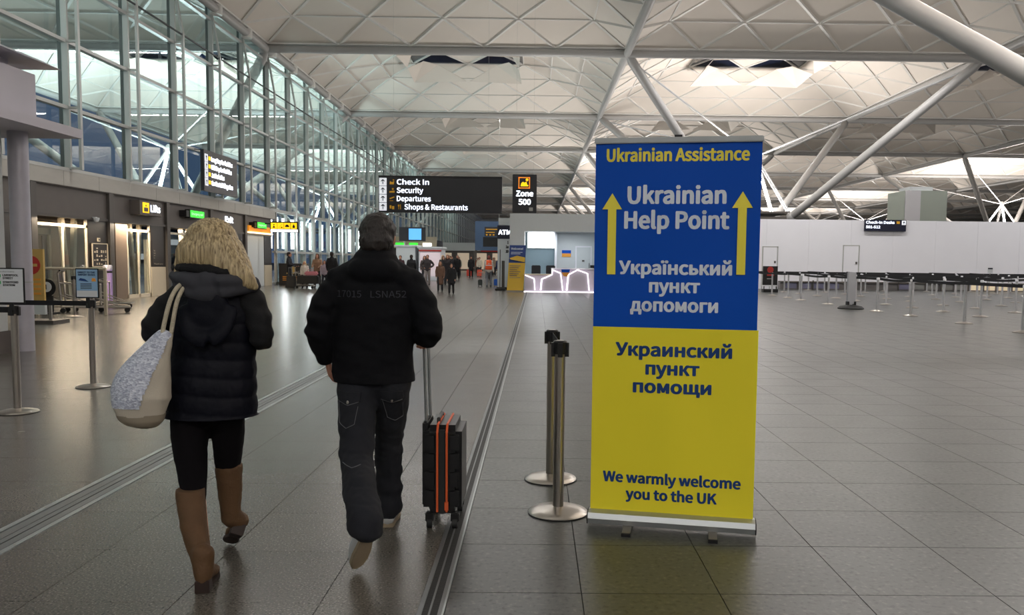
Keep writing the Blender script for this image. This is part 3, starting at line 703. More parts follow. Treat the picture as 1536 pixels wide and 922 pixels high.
text('Zone', M['lit_text'], o, (-0.35, SY - 0.002, 3.28), (1, 0, 0), (0, 0, 1), w=0.50, h=0.15, bold=0.014, align='CENTER')
text('500', M['lit_text'], o, (-0.35, SY - 0.002, 3.04), (1, 0, 0), (0, 0, 1), w=0.36, h=0.155, bold=0.014, align='CENTER')
MB().box(-0.22, -0.11, SY - 0.008, SY, 2.86, 2.96).build('corner_mark', M['mullion'], o)
for x in (-0.6, -0.1): MB().tube([(x, SY, 3.9), (x, SY, 11.7)], 0.0025, 6).build('wire', M['mullion'], o)


# ------------------------------------------------------------------ check-in pod and white wall
wp = thing('wall_middle', 'white service pod wall with deep recess behind the glowing desks', 'wall', (0, 38, 0), kind='structure')
MB().box(-1.24, -0.55, 38, 41.4, 0, 3.62).build('wall_pier', M['offwhite'], wp)
MB().box(-0.55, 3.4, 38, 38.25, 2.80, 3.62).build('wall_fascia', M['offwhite'], wp)
MB().box(-0.55, 3.4, 38.25, 46, 2.86, 3.58).build('soffit', M['offwhite'], wp)
MB().box(-0.55, 0.94, 41.0, 41.2, 0, 2.86).build('recess_wall', mat('blue_grey_panel', S(150, 172, 182), 0.5, var=0.03), wp)
MB().box(0.94, 3.4, 40.9, 41.2, 0, 2.86).build('recess_wall', M['offwhite'], wp)
MB().box(0.92, 1.02, 40.3, 40.95, 0, 2.86).build('wall_return', M['white'], wp)
MB().box(3.3, 3.4, 38, 46, 0, 3.62).build('wall_end', M['offwhite'], wp)
MB().box(-1.24, -1.1, 41.4, 60, 0, 3.5).build('wall_side', M['offwhite'], wp)
area('recess_downlight', (1.4, 39.4, 2.8), (0, 0, 0), 2.4, 0.6, 46, (0.88, 0.94, 1.0))
dd = thing('door_8', 'white service door in the pod recess', 'door', (2.37, 40.9, 0), kind='structure')
MB().box(1.96, 2.79, 40.86, 40.9, 0, 2.2).build('door_frame', M['white'], dd)
MB().box(2.03, 2.72, 40.84, 40.87, 0, 2.13).build('door_leaf', M['offwhite'], dd)
MB().box(2.30, 2.42, 40.82, 40.85, 1.42, 1.50).build('door_plate', M['rail_dark'], dd)
MB().tube([(2.66, 40.80, 1.05), (2.66, 40.80, 1.35)], 0.015, 8).build('handle', M['rail_dark'], dd)
o = thing('display_screen', 'large glowing white screen on the pod recess wall', 'screen', (0.25, 40.95, 2.08))
MB().box(-0.46, 0.92, 40.9, 40.99, 2.05, 2.86).build('bezel', M['offwhite'], o)
MB().box(-0.42, 0.88, 40.88, 40.9, 2.09, 2.83).build('lit_face', M['lit_bright'], o)
o = thing('flag_poster', 'small blue and yellow flag poster beside the white service door', 'poster', (1.5, 40.88, 1.65))
MB().box(1.29, 1.74, 40.87, 40.9, 1.82, 1.98).build('blue_half', M['banner_blue'], o)
MB().box(1.29, 1.74, 40.87, 40.9, 1.65, 1.82).build('yellow_half', M['orangeprint'], o)
o = thing('help_desk', 'white service desk with faceted front panels outlined in light', 'desk', (1.3, 37.5, 0))
MB().box(-0.52, 0.72, 37.3, 37.98, 0.0, 0.78).build('low_counter', M['deskface'], o)
MB().box(-0.56, 0.76, 37.22, 37.98, 0.78, 0.83).build('low_worktop', M['cream'], o)
MB().box(0.72, 3.1, 37.3, 37.98, 0.0, 1.06).build('high_counter', M['deskface'], o)
MB().box(0.70, 3.14, 37.22, 37.98, 1.06, 1.11).build('high_worktop', M['white'], o)
MB().box(-0.55, 3.1, 37.16, 37.22, 0.0, 0.05).build('plinth_light', M['deskglow'], o)
polys = [[(-.5, .78), (-.08, .62), (-.04, .1), (-.5, .1)], [(.26, .60), (.73, .81), (.73, 1.04), (1.13, .88), (1.23, .1), (.22, .1)], [(1.47, .81), (1.89, 1.04), (2.36, .88), (2.44, .1), (1.41, .1)]]
for pl in polys:
    MB().prism([(x, 37.2, z) for x, z in pl], (0, 0.1, 0)).build('front_panel', M['deskface'], o)
    m = MB(); n = len(pl)
    for i in range(n - 1 if pl[0][0] > -.4 else n - 1):
        a, b = pl[i], pl[(i + 1) % n]
        if a[1] == .1 and b[1] == .1: continue
        m.bar((a[0], 37.17, a[1]), (b[0], 37.17, b[1]), 0.045, 0.05, up=(0, 1, 0))
    if pl[-1][0] != pl[0][0]: m.bar((pl[-1][0], 37.17, .1), (pl[0][0], 37.17, pl[0][1]), 0.065, 0.05, up=(0, 1, 0))
    m.build('edge_light', M['deskglow'], o)
o = thing('desk_flag', 'blue and yellow flag hanging on the front of the glowing desk', 'flag', (1.35, 37.1, 0.75))
MB().prism([(1.17, 37.10, .92), (1.52, 37.10, .92), (1.55, 37.10, 1.06), (1.15, 37.10, 1.06)], (0, 0.02, 0)).build('blue_half', M['banner_blue'], o)
MB().prism([(1.26, 37.10, .75), (1.42, 37.10, .73), (1.52, 37.10, .92), (1.17, 37.10, .92)], (0, 0.02, 0)).build('yellow_half', M['orangeprint'], o)
def office_chair(x, lab):
    o = thing('desk_chair', lab, 'chair', (x, 39, 0))
    MB().box(x - .22, x + .22, 38.8, 39.25, .48, .56).build('seat', M['black'], o, bevel=.02)
    MB().box(x - .22, x + .22, 39.2, 39.28, .75, 1.22).build('backrest', M['sign'], o, bevel=.03)
    m = MB(); m.tube([(x, 39, 0.08), (x, 39, .5)], .03, 8); m.bar((x, 39.24, .5), (x, 39.26, .8), .06, .03)
    for q in range(5): m.bar((x, 39, .09), (x + .28 * math.cos(q * 1.257), 39 + .28 * math.sin(q * 1.257), .03), .04, .03)
    m.build('base', M['black'], o)
office_chair(0.0, 'dark office chair behind the low counter, under the screen\'s left half')
office_chair(0.70, 'dark office chair behind the desk, under the screen\'s right half')
o = thing('desk_monitor', 'small dark monitor on the high desk, right of the service door', 'monitor', (2.65, 37.6, 1.11))
MB().box(2.50, 2.95, 37.6, 37.63, 1.13, 1.26).build('screen', M['black'], o); MB().box(2.66, 2.78, 37.55, 37.68, 1.11, 1.13).build('stand', M['black'], o)

wb = thing('wall_back', 'long plain white hoarding wall behind the queue barriers', 'wall', (18, 46, 0), kind='structure')
for k in range(13):
    x0 = 3.4 + k * 2.4
    MB().box(x0 + 0.004, x0 + 2.396, 46.0, 46.15, 0, 3.93).build('wall_panel', M['white'], wb)
MB().box(3.4, 34.6, 46.02, 46.15, 0, 3.90).build('wall_core', M['offwhite'], wb)
def wdoor(i, x0, x1, z1, lab):
    d = thing('door_%d' % i, lab, 'door', ((x0 + x1) / 2, 46, 0), kind='structure')
    m = MB(); m.box(x0, x0 + .05, 45.97, 46, 0, z1); m.box(x1 - .05, x1, 45.97, 46, 0, z1); m.box(x0, x1, 45.97, 46, z1 - .05, z1); m.build('door_frame', M['mullion'], d)
    MB().box(x0 + .06, x1 - .06, 45.975, 46, 0, z1 - .06).build('door_leaf', M['white'], d)
    MB().box(x1 - .22, x1 - .12, 45.95, 45.98, 1.45, 1.58).build('lock', M['rail_dark'], d)
wdoor(9, 12.78, 13.68, 2.40, 'white door in the hoarding wall just right of the big banner')
wdoor(10, 17.35, 18.30, 2.52, 'white door in the hoarding wall left of the check-in desks sign')
o = thing('desks_sign', 'dark blue sign reading Check-In Desks 501-512 at the top of the white wall', 'sign', (19.7, 45.9, 3.3))
MB().box(18.49, 20.83, 45.86, 45.98, 3.32, 3.96).build('board', M['signnavy'], o)
text('Check-In Desks', M['lit_white'], o, (18.55, 45.858, 3.74), (1, 0, 0), (0, 0, 1), w=1.62, h=.14, bold=.015)
text('501-512', M['lit_white'], o, (18.55, 45.858, 3.48), (1, 0, 0), (0, 0, 1), w=.82, h=.14, bold=.015)
MB().box(20.28, 20.46, 45.85, 45.86, 3.74, 3.88).build('pictogram', M['print_yellow'], o)
MB().box(20.58, 20.80, 45.85, 45.86, 3.68, 3.92).build('arrow_tile', M['lit_white'], o)
m = MB(); m.box(20.675, 20.705, 45.845, 45.85, 3.71, 3.82); m.prism([(20.62, 45.845, 3.80), (20.76, 45.845, 3.80), (20.69, 45.845, 3.89)], (0, .005, 0)); m.build('arrow', M['ink'], o)
o = thing('baggage_conveyor', 'low grey baggage conveyor with panels along the foot of the white wall', 'conveyor', (20, 45.6, 0))
MB().box(13.7, 34, 45.3, 45.9, .40, .46).build('conveyor_top', M['fascia'], o)
MB().box(13.7, 34, 45.5, 45.9, 0.0, .40).build('conveyor_side', mat('grey_conveyor_side', S(140, 136, 136), .6), o)
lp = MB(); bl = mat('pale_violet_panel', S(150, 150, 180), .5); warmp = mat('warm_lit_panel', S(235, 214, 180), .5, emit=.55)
for k in range(25):
    x0 = 13.9 + k * .8
    if 3 < k < 8: continue
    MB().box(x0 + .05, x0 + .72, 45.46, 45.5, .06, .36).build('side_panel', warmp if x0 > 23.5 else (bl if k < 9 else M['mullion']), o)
    MB().box(x0 - .03, x0 + .03, 45.30, 45.36, 0, .52 if k % 2 == 0 else .4).build('conveyor_leg', M['rail_dark'], o)
# display board at the far left of the queue
o = thing('queue_display', 'black upright display board with red print at the far left end of the queue', 'sign', (11.75, 40.4, 0))
MB().box(11.30, 12.03, 40.4, 40.46, .35, 1.30).build('board', M['black'], o)
m = MB(); m.tube([(11.66, 40.39, 1.12), (11.66, 40.4, 1.12)], .16, 14); m.build('red_emblem', M['red'], o)
MB().box(11.50, 11.85, 40.39, 40.4, .82, .96).build('red_label', M['red'], o)
MB().box(11.5, 11.8, 40.392, 40.4, .66, .69).build('print_line', M['mullion'], o)
MB().box(11.3, 12.03, 40.25, 40.6, 0, .16).build('base', M['black'], o); MB().box(11.25, 12.0, 40.38, 40.42, .30, .36).build('tray', M['white'], o)
for x in (11.35, 11.96): MB().box(x, x + .04, 40.4, 40.44, .16, .4).build('leg', M['black'], o)

# end of the hall
MB().box(-31, 112, -49, -48.6, 0, 13).build('wall_front', M['offwhite'], None, label='pale end wall of the hall behind the viewer', cat='wall', kind='structure')
MB().box(X - 0.3, X, -48.6, 14.4, 0, 3.95).box(X - 0.3, X, -48.6, -11.6, 3.95, 12.3).build('wall_left', M['offwhite'], None, label='plain wall panel left of the first entrance bay', cat='wall', kind='structure')
MB().box(-31, 112, 203.6, 204, 0, 13).build('wall_far', M['offwhite'], None, label='pale far end wall of the hall', cat='wall', kind='structure')
MB().box(112, 112.4, -50, 204, 0, 13).build('wall_right', M['offwhite'], None, label='pale side wall at the far right of the hall', cat='wall', kind='structure')
o = thing('plant_tower', 'pale green-grey service tower standing behind the white wall', 'tower', (28.6, 61, 0))
MB().box(27.1, 30.2, 60, 63, 0, 6.9).build('shaft', mat('pale_green_panel', S(186, 196, 186), .6), o)
MB().box(27.1, 28.2, 59.9, 60.05, 0, 6.9).build('corner_panel', M['white'], o)
MB().box(27.5, 29.2, 60.2, 62, 6.9, 7.2).build('roof_light', M['paper'], o)
for k, (x, y, ww, hh) in enumerate([(9, 70, 10, 4.6), (36, 75, 14, 4.4), (22, 96, 16, 4.8), (44, 110, 20, 5), (6, 112, 12, 4.4)]):
    o = thing('service_pod', ['flat roofed pale pod behind the white wall, left', 'flat roofed pale pod beyond the service tower', 'wide flat pale pod further down the hall', 'far pale pod on the right of the hall', 'far pale pod near the walkway'][k], 'kiosk', (x, y, 0))
    MB().box(x - ww / 2, x + ww / 2, y, y + 6, 0, hh - .4).build('walls', M['offwhite'], o)
    MB().box(x - ww / 2 - .4, x + ww / 2 + .4, y - .5, y + 6.4, hh - .4, hh).build('roof_slab', M['paper'], o)

# ------------------------------------------------------------------ queue posts
def base_post(h=0.985, col='chrome', root=None, black_head=True):
    MB().lathe([(.168, 0), (.170, .006), (.165, .012), (.12, .024), (.06, .034), (.034, .040)], seg=36).build('base', M[col], root, world=False, smooth=True)
    MB().lathe([(.166, 0.0), (.174, 0.002), (.174, 0.006), (.166, .007)], seg=36).build('base_rim', M['black'], root, world=False, smooth=True)
    MB().lathe([(.031, .035), (.031, h - .05)], seg=20).build('post', M[col], root, world=False, smooth=True)
    m = MB(); m.lathe([(.038, h - .075), (.040, h - .07), (.040, h - .008), (.034, h)], seg=20)
    for q in range(4):
        a = q * PI / 2; m.box(.036 * math.cos(a) - .014, .036 * math.cos(a) + .014, .036 * math.sin(a) - .014, .036 * math.sin(a) + .014, h - .09, h - .012)
    m.build('belt_head', M['black' if black_head else 'sign'], root, world=False)
    MB().lathe([(.022, h), (.020, h + .002)], seg=16).build('cap', M[col], root, world=False)
def post(x, y, label, h=0.985, belts=(), rz=0.0):
    o = thing('queue_post', label, 'barrier post', (x, y, 0))
    base_post(h, root=o)
    for (bx, by, dz) in belts:
        MB().bar((0, 0, h - .04), (bx - x, by - y, h - .04 + dz), .004, .052).build('belt', M['belt'], o, world=False)
    return o
post(0.14, 4.55, 'steel queue post with black head, nearer of the pair beside the big banner', .985, [(0.11, 5.26, 0)])
post(0.11, 5.26, 'steel queue post half hidden behind the nearer post beside the banner', .985)
post(-4.71, 7.38, 'steel queue post at the left edge under the train notice', .975, [(-7.0, 7.5, -0.0)])
post(-4.83, 8.87, 'steel queue post holding the blue notice, left of the woman with the bag', .955, [(-7.5, 8.9, 0)])
post(-10.8, 19.12, 'slim steel post in front of the luggage trolleys', .96)
def notice(x, y, z0, label, kind):
    o = thing('notice_holder', label, 'notice', (x, y, z0))
    w2 = .125; h = .32
    MB().box(x - w2, x + w2, y - .012, y, z0, z0 + h).build('back', M['black'], o, bevel=.004)
    MB().box(x - w2 + .012, x + w2 - .012, y - .015, y - .012, z0 + .012, z0 + h - .012).build('paper', M['paper'] if kind == 0 else mat('poster_blue', S(150, 190, 225), .6), o)
    MB().box(x - .02, x + .02, y - .008, y, z0 - .06, z0).build('clip', M['black'], o)
    yy = y - .0155
    if kind == 0:
        text('London trains', M['ink'], o, (x - .10, yy, z0 + .28), (1, 0, 0), (0, 0, 1), w=.14, h=.012, extr=.0005)
        for q, s in enumerate(['LIVERPOOL', 'STREET', 'STRATFORD', 'STATION']): text(s, M['ink'], o, (x - .065, yy, z0 + .245 - q * .026 - (q > 1) * .01), (1, 0, 0), (0, 0, 1), h=.017, w=.019 * len(s) * .82, bold=.02, extr=.0005)
        for q in range(2): MB().box(x - .105, x - .08, yy, yy + .001, z0 + .235 - q * .06, z0 + .262 - q * .06).build('green_mark', M['greenink'], o)
    else:
        for q, s in enumerate(['DIRECT TO THE', 'AIRPORT BUSES']): text(s, M['print_navy'], o, (x - .095, yy, z0 + .268 - q * .026), (1, 0, 0), (0, 0, 1), h=.017, w=.185, bold=.02, extr=.0005)
        MB().prism([(x - .09, yy, z0 + .19), (x + .02, yy, z0 + .175), (x - .02, yy, z0 + .205), (x - .07, yy, z0 + .215)], (0, .001, 0)).build('printed_picture', M['print_navy'], o)
        MB().prism([(x + .05, yy, z0 + .18), (x + .1, yy, z0 + .18), (x + .09, yy, z0 + .215), (x + .055, yy, z0 + .215)], (0, .001, 0)).build('printed_patch', M['orangeprint'], o)
        for q in range(4): MB().box(x - .07, x + .05, yy, yy + .001, z0 + .15 - q * .016, z0 + .157 - q * .016).build('print_line', M['ink'], o)
        MB().box(x - .11, x + .11, yy, yy + .001, z0 + .014, z0 + .08).build('white_foot', M['paper'], o)
notice(-4.70, 7.335, .995, 'white train notice in a black frame at the left picture edge', 0)
notice(-4.835, 8.825, .975, 'light blue printed notice in a black frame on the second post from the left', 1)
# the roped check-in lanes
proto = thing('queue_post', 'slim steel queue post of the roped check-in lanes on the right', 'barrier post', (10.5, 17.4, 0), group='queue posts of the check-in lanes')
MB().lathe([(.205, 0), (.205, .012), (.12, .036), (.040, .055)], seg=20).build('base', M['chrome'], proto, world=False, smooth=True)
MB().lathe([(.036, .045), (.036, .98)], seg=12).build('post', M['queue'], proto, world=False, smooth=True)
MB().lathe([(.044, .97), (.044, 1.02), (.034, 1.035)], seg=12).build('belt_head', M['white'], proto, world=False, smooth=True)
GXs = [10.55, 12.6, 14.7, 16.8, 19.0, 21.3, 23.5, 25.8]; GYs = [17.4, 20.0, 22.7, 24.85, 27.0, 29.05, 31.9, 34.1, 36.4, 38.7, 41.1, 43.9]
start = [0, 1, 3, 5, 6, 8, 9, 10]
random.seed(11); first = True
for i, x in enumerate(GXs):
    for j, y in enumerate(GYs):
        if j < start[i] - (i > 0) * 0: continue
        xx = x + random.uniform(-.09, .09); yy = y + random.uniform(-.12, .12)
        if xx > .605 * yy + .3: continue
        if i == 0 and j == len(GYs) - 1: continue
        o = copy_tree(proto)
        ow = ['first', 'second', 'third', 'fourth', 'fifth', 'sixth', 'seventh', 'eighth', 'ninth', 'tenth', 'eleventh', 'twelfth']
        o['label'] = 'slim pale queue post, %s from the wall in the %s rope line from the left' % (ow[11 - j], ow[i])
        o.location = (xx, yy, 0)
        y2 = GYs[j + 1] if j < len(GYs) - 1 else None
        if y2:
            m = MB(); n = 6
            L0 = y2 - yy; x2 = x - xx
            for q in range(n):
                a, b = q / n, (q + 1) / n; s = lambda t: 1.0 - .035 * 4 * t * (1 - t) * (((i * 7 + j) % 3) / 2)
                m.bar((x2 * a, L0 * a, s(a)), (x2 * b, L0 * b, s(b)), .004, .075)
            m.build('belt', M['belt'], o, world=False)
        if j in (start[i], len(GYs) - 2) and i < 7 and j < len(GYs) - 1:
            MB().bar((0, 0, 1.0), (GXs[i + 1] - xx, (GYs[min(j + 1, 11)] if j == start[i] else y) - yy, 1.0), .004, .075).build('belt', M['belt'], o, world=False)
for ch in list(proto.children): bpy.data.objects.remove(ch)
bpy.data.objects.remove(proto)
for k, (x, y) in enumerate([(21.4, 38.3), (24.2, 39.9)]):
    o = thing('queue_notice', ['small white notice with a dark header above the queue belts', 'small empty notice frame above the queue belts, far right'][k], 'notice', (x, y, 1.05))
    if k == 0:
        MB().box(x - .12, x + .12, y - .15, y - .14, 1.1, 1.36).build('paper', M['paper'], o); MB().box(x - .11, x + .11, y - .155, y - .15, 1.28, 1.34).build('header', M['signnavy'], o)
    else:
        m = MB(); m.box(x - .13, x - .11, y - .15, y - .14, 1.1, 1.38); m.box(x + .11, x + .13, y - .15, y - .14, 1.1, 1.38); m.box(x - .13, x + .13, y - .15, y - .14, 1.36, 1.38); m.build('frame', M['mullion'], o)
    MB().tube([(x, y - .14, 0), (x, y - .14, 1.1)], .012, 8).build('stem', M['chrome'], o)
    MB().lathe([(.14, 0), (.14, .01), (.03, .03)], (x, y - .14, 0), 16).build('base', M['chrome'], o)
o = thing('queue_pillar', 'grey flat pillar on a dark rubber foot at the front of the queue', 'pillar', (10.17, 26.1, 0))
MB().box(10.04, 10.30, 26.05, 26.17, .16, 1.18).build('panel', mat('grey_pillar_panel', S(168, 170, 176), .5), o, bevel=.01)
MB().lathe([(.40, 0), (.41, .03), (.34, .09), (.16, .13)], (10.17, 26.1, 0), 24).build('foot', M['rubber'], o, smooth=True)
for x in (10.06, 10.28): MB().box(x - .03, x + .03, 26.02, 26.18, .08, .24).build('clip', M['black'], o)

# ------------------------------------------------------------------ big roll-up banner
ang = math.atan2(-.17, .85)
bn = thing('roll_up_banner', 'tall blue and yellow roll-up banner reading Ukrainian Help Point', 'banner', (.31, 4.35, 0), ang)
def grid_panel(x0, x1, z0, z1, nx, nz, wave):
    b = MB()
    for j in range(nz + 1):
        for i in range(nx + 1):
            x = x0 + (x1 - x0) * i / nx; z = z0 + (z1 - z0) * j / nz; b.v.append((x, wave(x, z), z))
    for j in range(nz):
        for i in range(nx):
            a = j * (nx + 1) + i; b.f.append((a, a + 1, a + nx + 2, a + nx + 1))
    n = len(b.v); b.v += [(x, y + .0012, z) for x, y, z in b.v]; b.f += [tuple(reversed([q + n for q in f])) for f in list(b.f)]
    return b
wv = lambda x, z: .004 * math.sin(z * 5 + x * 3) * math.sin(x * 7.35) + .003 * noise.noise((x * 5, z * 4, 0)) - .010 * math.exp(-((x - .43) / .09) ** 2) * math.exp(-((z - .62) / .35) ** 2)
wz = .866
grid_panel(.0, wz - .012, 1.083, 2.055, 20, 30, wv).build('blue_cloth', M['banner_blue'], bn, world=False, smooth=True)
grid_panel(.0, wz - .004, .085, 1.083, 20, 30, wv).build('yellow_cloth', M['banner_yellow'], bn, world=False, smooth=True)
MB().box(-.006, wz - .006, -.014, .012, 2.048, 2.078).build('top_rail', M['aluh'], bn, world=False, bevel=.004)
cas = MB(); prof = [(-.055, .022), (-.062, .05), (-.05, .078), (-.012, .088), (.03, .085), (.05, .06), (.05, .022)]
cas.prism([(-.008, y, z) for y, z in prof], (wz + .016, 0, 0)); cas.build('base_cassette', M['aluh'], bn, world=False)
for x in (-.012, wz + .006): MB().prism([(x, y * 1.04, .02 + (z - .022) * 1.04) for y, z in prof], (.006, 0, 0)).build('end_cap', M['rubber'], bn, world=False)
for x in (.21, .655):
    MB().box(x - .022, x + .022, -.165, .12, .006, .020).build('foot', M['chrome'], bn, world=False)
    MB().box(x - .024, x + .024, -.175, -.15, 0, .018).build('foot_pad', M['black'], bn, world=False)
MB().tube([(.43, .02, .06), (.43, .02, 2.06)], .008, 8).build('support_pole', M['alu'], bn, world=False)
MB().box(.41, .45, -.004, .02, 2.078, 2.09).build('pole_clip', M['black'], bn, world=False)
bn['_o'] = (0, 0, 0)
def btext(s, a, b, z, m, h=None):
    o = text(s, m, bn, (a, 0, z), (1, 0, 0), (0, 0, 1), w=b - a, h=h, bold=.015, extr=0)
    for v in o.data.vertices: v.co.y = wv(v.co.x, v.co.z) - .0016
btext('Ukrainian Assistance', .058, .793, 1.957, M['print_gold'], .062)
btext('Ukrainian', .171, .682, 1.738, M['print_pale'], .085)
btext('Help Point', .156, .700, 1.608, M['print_pale'], .085)
btext('Украïнський', .132, .720, 1.368, M['print_pale'], .066)
btext('пункт', .293, .559, 1.273, M['print_pale'], .066)
btext('допомоги', .196, .654, 1.172, M['print_pale'], .066)
btext('Украинский', .122, .732, .934, M['print_navy'], .066)
btext('пункт', .284, .567, .836, M['print_navy'], .066)
btext('помощи', .219, .631, .738, M['print_navy'], .066)
btext('We warmly welcome', .065, .795, .243, M['print_navy'], .054)
btext('you to the UK', .190, .674, .155, M['print_navy'], .054)
for c, zt in ((.092, 1.790), (.763, 1.797)):
    b = MB(); pts = [(c - .022, zt - .427), (c + .022, zt - .427), (c + .022, zt - .084), (c + .052, zt - .084), (c, zt), (c - .052, zt - .084), (c - .022, zt - .084)]
    b.prism([(x, wv(x, z) - .006, z) for x, z in pts], (0, .005, 0)); b.build('arrow', M['print_gold'], bn, world=False)

# second pull-up banner by the pod
o = thing('welcome_banner', 'small blue and yellow roll-up banner reading Welcome beside the pod', 'banner', (-1.0, 37.3, 0))
bx0, bx1 = -1.33, -.58
MB().prism([(bx0, 37.25, .06), (bx1, 37.25, .06), (bx1 + .08, 37.5, 1.33), (bx0 + .07, 37.5, 1.33)], (0, .02, 0)).build('yellow_cloth', mat('banner_ochre', S(206, 168, 40), .5), o)
MB().prism([(bx0 + .07, 37.5, 1.33), (bx1 + .08, 37.5, 1.33), (bx1 + .11, 37.6, 2.14), (bx0 + .11, 37.6, 2.14)], (0, .02, 0)).build('blue_cloth', mat('banner_deep_blue', S(28, 62, 132), .5), o)
MB().prism([(bx0 + .12, 37.46, 1.55), (bx0 + .45, 37.46, 1.66), (bx1 + .07, 37.46, 1.58), (bx1 + .06, 37.44, 1.36), (bx0 + .5, 37.44, 1.42), (bx0 + .15, 37.44, 1.48)], (0, .01, 0)).build('printed_hands', mat('banner_print_gold', S(214, 176, 60), .5), o)
text('Welcome!', M['print_pale'], o, (bx0 + .17, 37.55, 1.93), (1, 0, 0), (0, 0.1, 1), w=.56, h=.09, bold=.02, extr=.02)
for q in range(2): MB().box(bx0 + .17, bx0 + .70 - q * .1, 37.53, 37.54, 1.80 - q * .07, 1.825 - q * .07).build('print_line', M['print_pale'], o)
for q in range(7): MB().box(bx0 + .12, bx0 + .62 - (q % 3) * .08, 37.36 + q * .0, 37.365, 1.18 - q * .09, 1.20 - q * .09).build('print_line', M['print_navy'], o)
MB().box(bx0 - .02, bx1 + .02, 37.2, 37.34, 0, .07).build('base_cassette', M['chrome'], o)

# ATM totem, pole stand, hanging signs along the walkway
o = thing('cash_machine_totem', 'white totem with navy ATM header at the corner of the pod', 'totem', (-1.6, 40.2, 0))
MB().box(-1.90, -1.26, 40.1, 40.7, .12, 2.49).build('body', M['paper'], o); MB().box(-1.93, -1.26, 40.08, 40.7, 0, .12).build('foot', M['black'], o)
MB().box(-1.92, -1.25, 40.08, 40.6, 2.49, 3.14).build('header', M['signnavy'], o)
text('ATM', M['lit_text'], o, (-1.87, 40.075, 2.70), (1, 0, 0), (0, 0, 1), w=.62, h=.22, bold=.015)
for q, s in enumerate(['1', '1a', '10']): text(s, M['ink'], o, (-1.36, 40.095, 2.26 - q * .22), (1, 0, 0), (0, 0, 1), h=.12, w=.07 if q == 0 else .14, bold=.03, align='RIGHT')
MB().box(-1.86, -1.3, 40.05, 40.5, 3.16, 3.50).build('top_box', M['offwhite'], o)
o = thing('pole_stand', 'slim twin pole display stand on a black foot left of the welcome banner', 'stand', (-1.75, 38.9, 0))
MB().box(-1.95, -1.45, 38.75, 39.15, 0, .10).build('foot', M['black'], o, bevel=.02)
MB().tube([(-1.72, 38.95, .1), (-1.72, 38.95, 1.95)], .02, 8).build('pole', M['rail_dark'], o); MB().box(-1.64, -1.50, 38.93, 38.97, .1, 1.42).build('panel', M['rail_dark'], o)
for k, (xa, xb, y, za, zb, lab) in enumerate([(-3.77, -2.63, 59.45, 3.17, 3.85, 'dark hanging direction sign with yellow pictograms left of the ATM header'), (-3.88, -2.68, 59.45, 2.42, 3.12, 'blank dark hanging screen under the far direction sign')]):
    o = thing('hanging_sign', lab, 'sign', (xa, y, za)); MB().box(xa, xb, y, y + .15, za, zb).build('board', M['sign' if k == 0 else 'black'], o)
    if k == 0:
        for q in range(2): MB().box(xa + .1, xb - .2 - q * .2, y - .01, y, zb - .2 - q * .22, zb - .14 - q * .22).build('print_line', M['print_yellow'], o)
        for q in range(3): MB().box(xa + .1 + q * .25, xa + .22 + q * .25, y - .012, y, za + .06, za + .16).build('pictogram', M['print_yellow'], o)
    MB().tube([(xb - .1, y + .12, zb if k == 0 else zb - .05), (xb - .1, y + .12, 11.75 if k == 0 else 3.25)], .008, 6).build('wire', M['mullion'], o)

# ------------------------------------------------------------------ left foreground pod
o = thing('wall_corner', 'lilac-grey service pod with overhanging slabs at the left picture edge', 'wall', (-7.6, 12, 0), kind='structure')
MB().box(-9.6, -7.76, 6, 12.0, .32, 3.26).build('side_panel', M['offwhite'], o); MB().box(-9.6, -7.73, 6, 12.05, 0, .32).build('plinth', M['fascia'], o)
MB().box(-9.6, -7.08, 6, 12.9, 3.24, 3.38).build('lower_slab', M['lilac'], o)
MB().box(-9.6, -7.36, 6, 12.2, 3.38, 4.06).build('upper_box', M['lilac'], o)
MB().box(-9.6, -7.62, 6, 12.0, 4.06, 4.22).build('neck', M['lilac'], o)
MB().prism([(-7.50, 6, 4.22), (-7.20, 6, 4.22), (-7.50, 6, 4.36), (-9.6, 6, 4.36), (-9.6, 6, 4.22)], (0, 6.6, 0)).build('top_slab', M['column'], o)
cl = thing('corner_column', 'round brushed metal column at the corner of the left pod', 'column', (-7.55, 12.2, 0), kind='structure')
MB().lathe([(.135, 0), (.135, 3.24)], (-7.66, 12.22, 0), 32).build('shaft', M['column'], cl, smooth=True)
MB().lathe([(.137, 1.02), (.139, 1.03), (.137, 1.04)], (-7.66, 12.22, 0), 32).build('joint_ring', M['aluh'], cl, smooth=True)

# yellow totem and trolley area
o = thing('yellow_totem', 'yellow board with a red no-entry disc standing left of the trolleys', 'sign', (-10.5, 17.3, 0))
MB().box(-10.75, -10.40, 17.3, 17.36, .42, 1.56).build('board', M['totem_yellow'], o)
m = MB(); m.tube([(-10.66, 17.29, 1.22), (-10.66, 17.3, 1.22)], .2, 20); m.build('red_disc', M['red'], o)
MB().box(-10.78, -10.52, 17.28, 17.29, 1.19, 1.25).build('white_bar', M['totem_yellow'], o)
for q in range(4): MB().box(-10.68, -10.46, 17.29, 17.3, .90 - q * .10, .94 - q * .10).build('print_line', M['orangeprint'], o)
MB().box(-10.75, -10.38, 17.28, 17.36, .18, .42).build('lower_panel', M['offwhite'], o)
MB().box(-10.8, -10.05, 17.0, 17.6, 0, .07).build('foot', M['rail_dark'], o); MB().box(-10.32, -10.26, 17.3, 17.34, .05, .40).build('foot_bracket', M['chrome'], o)
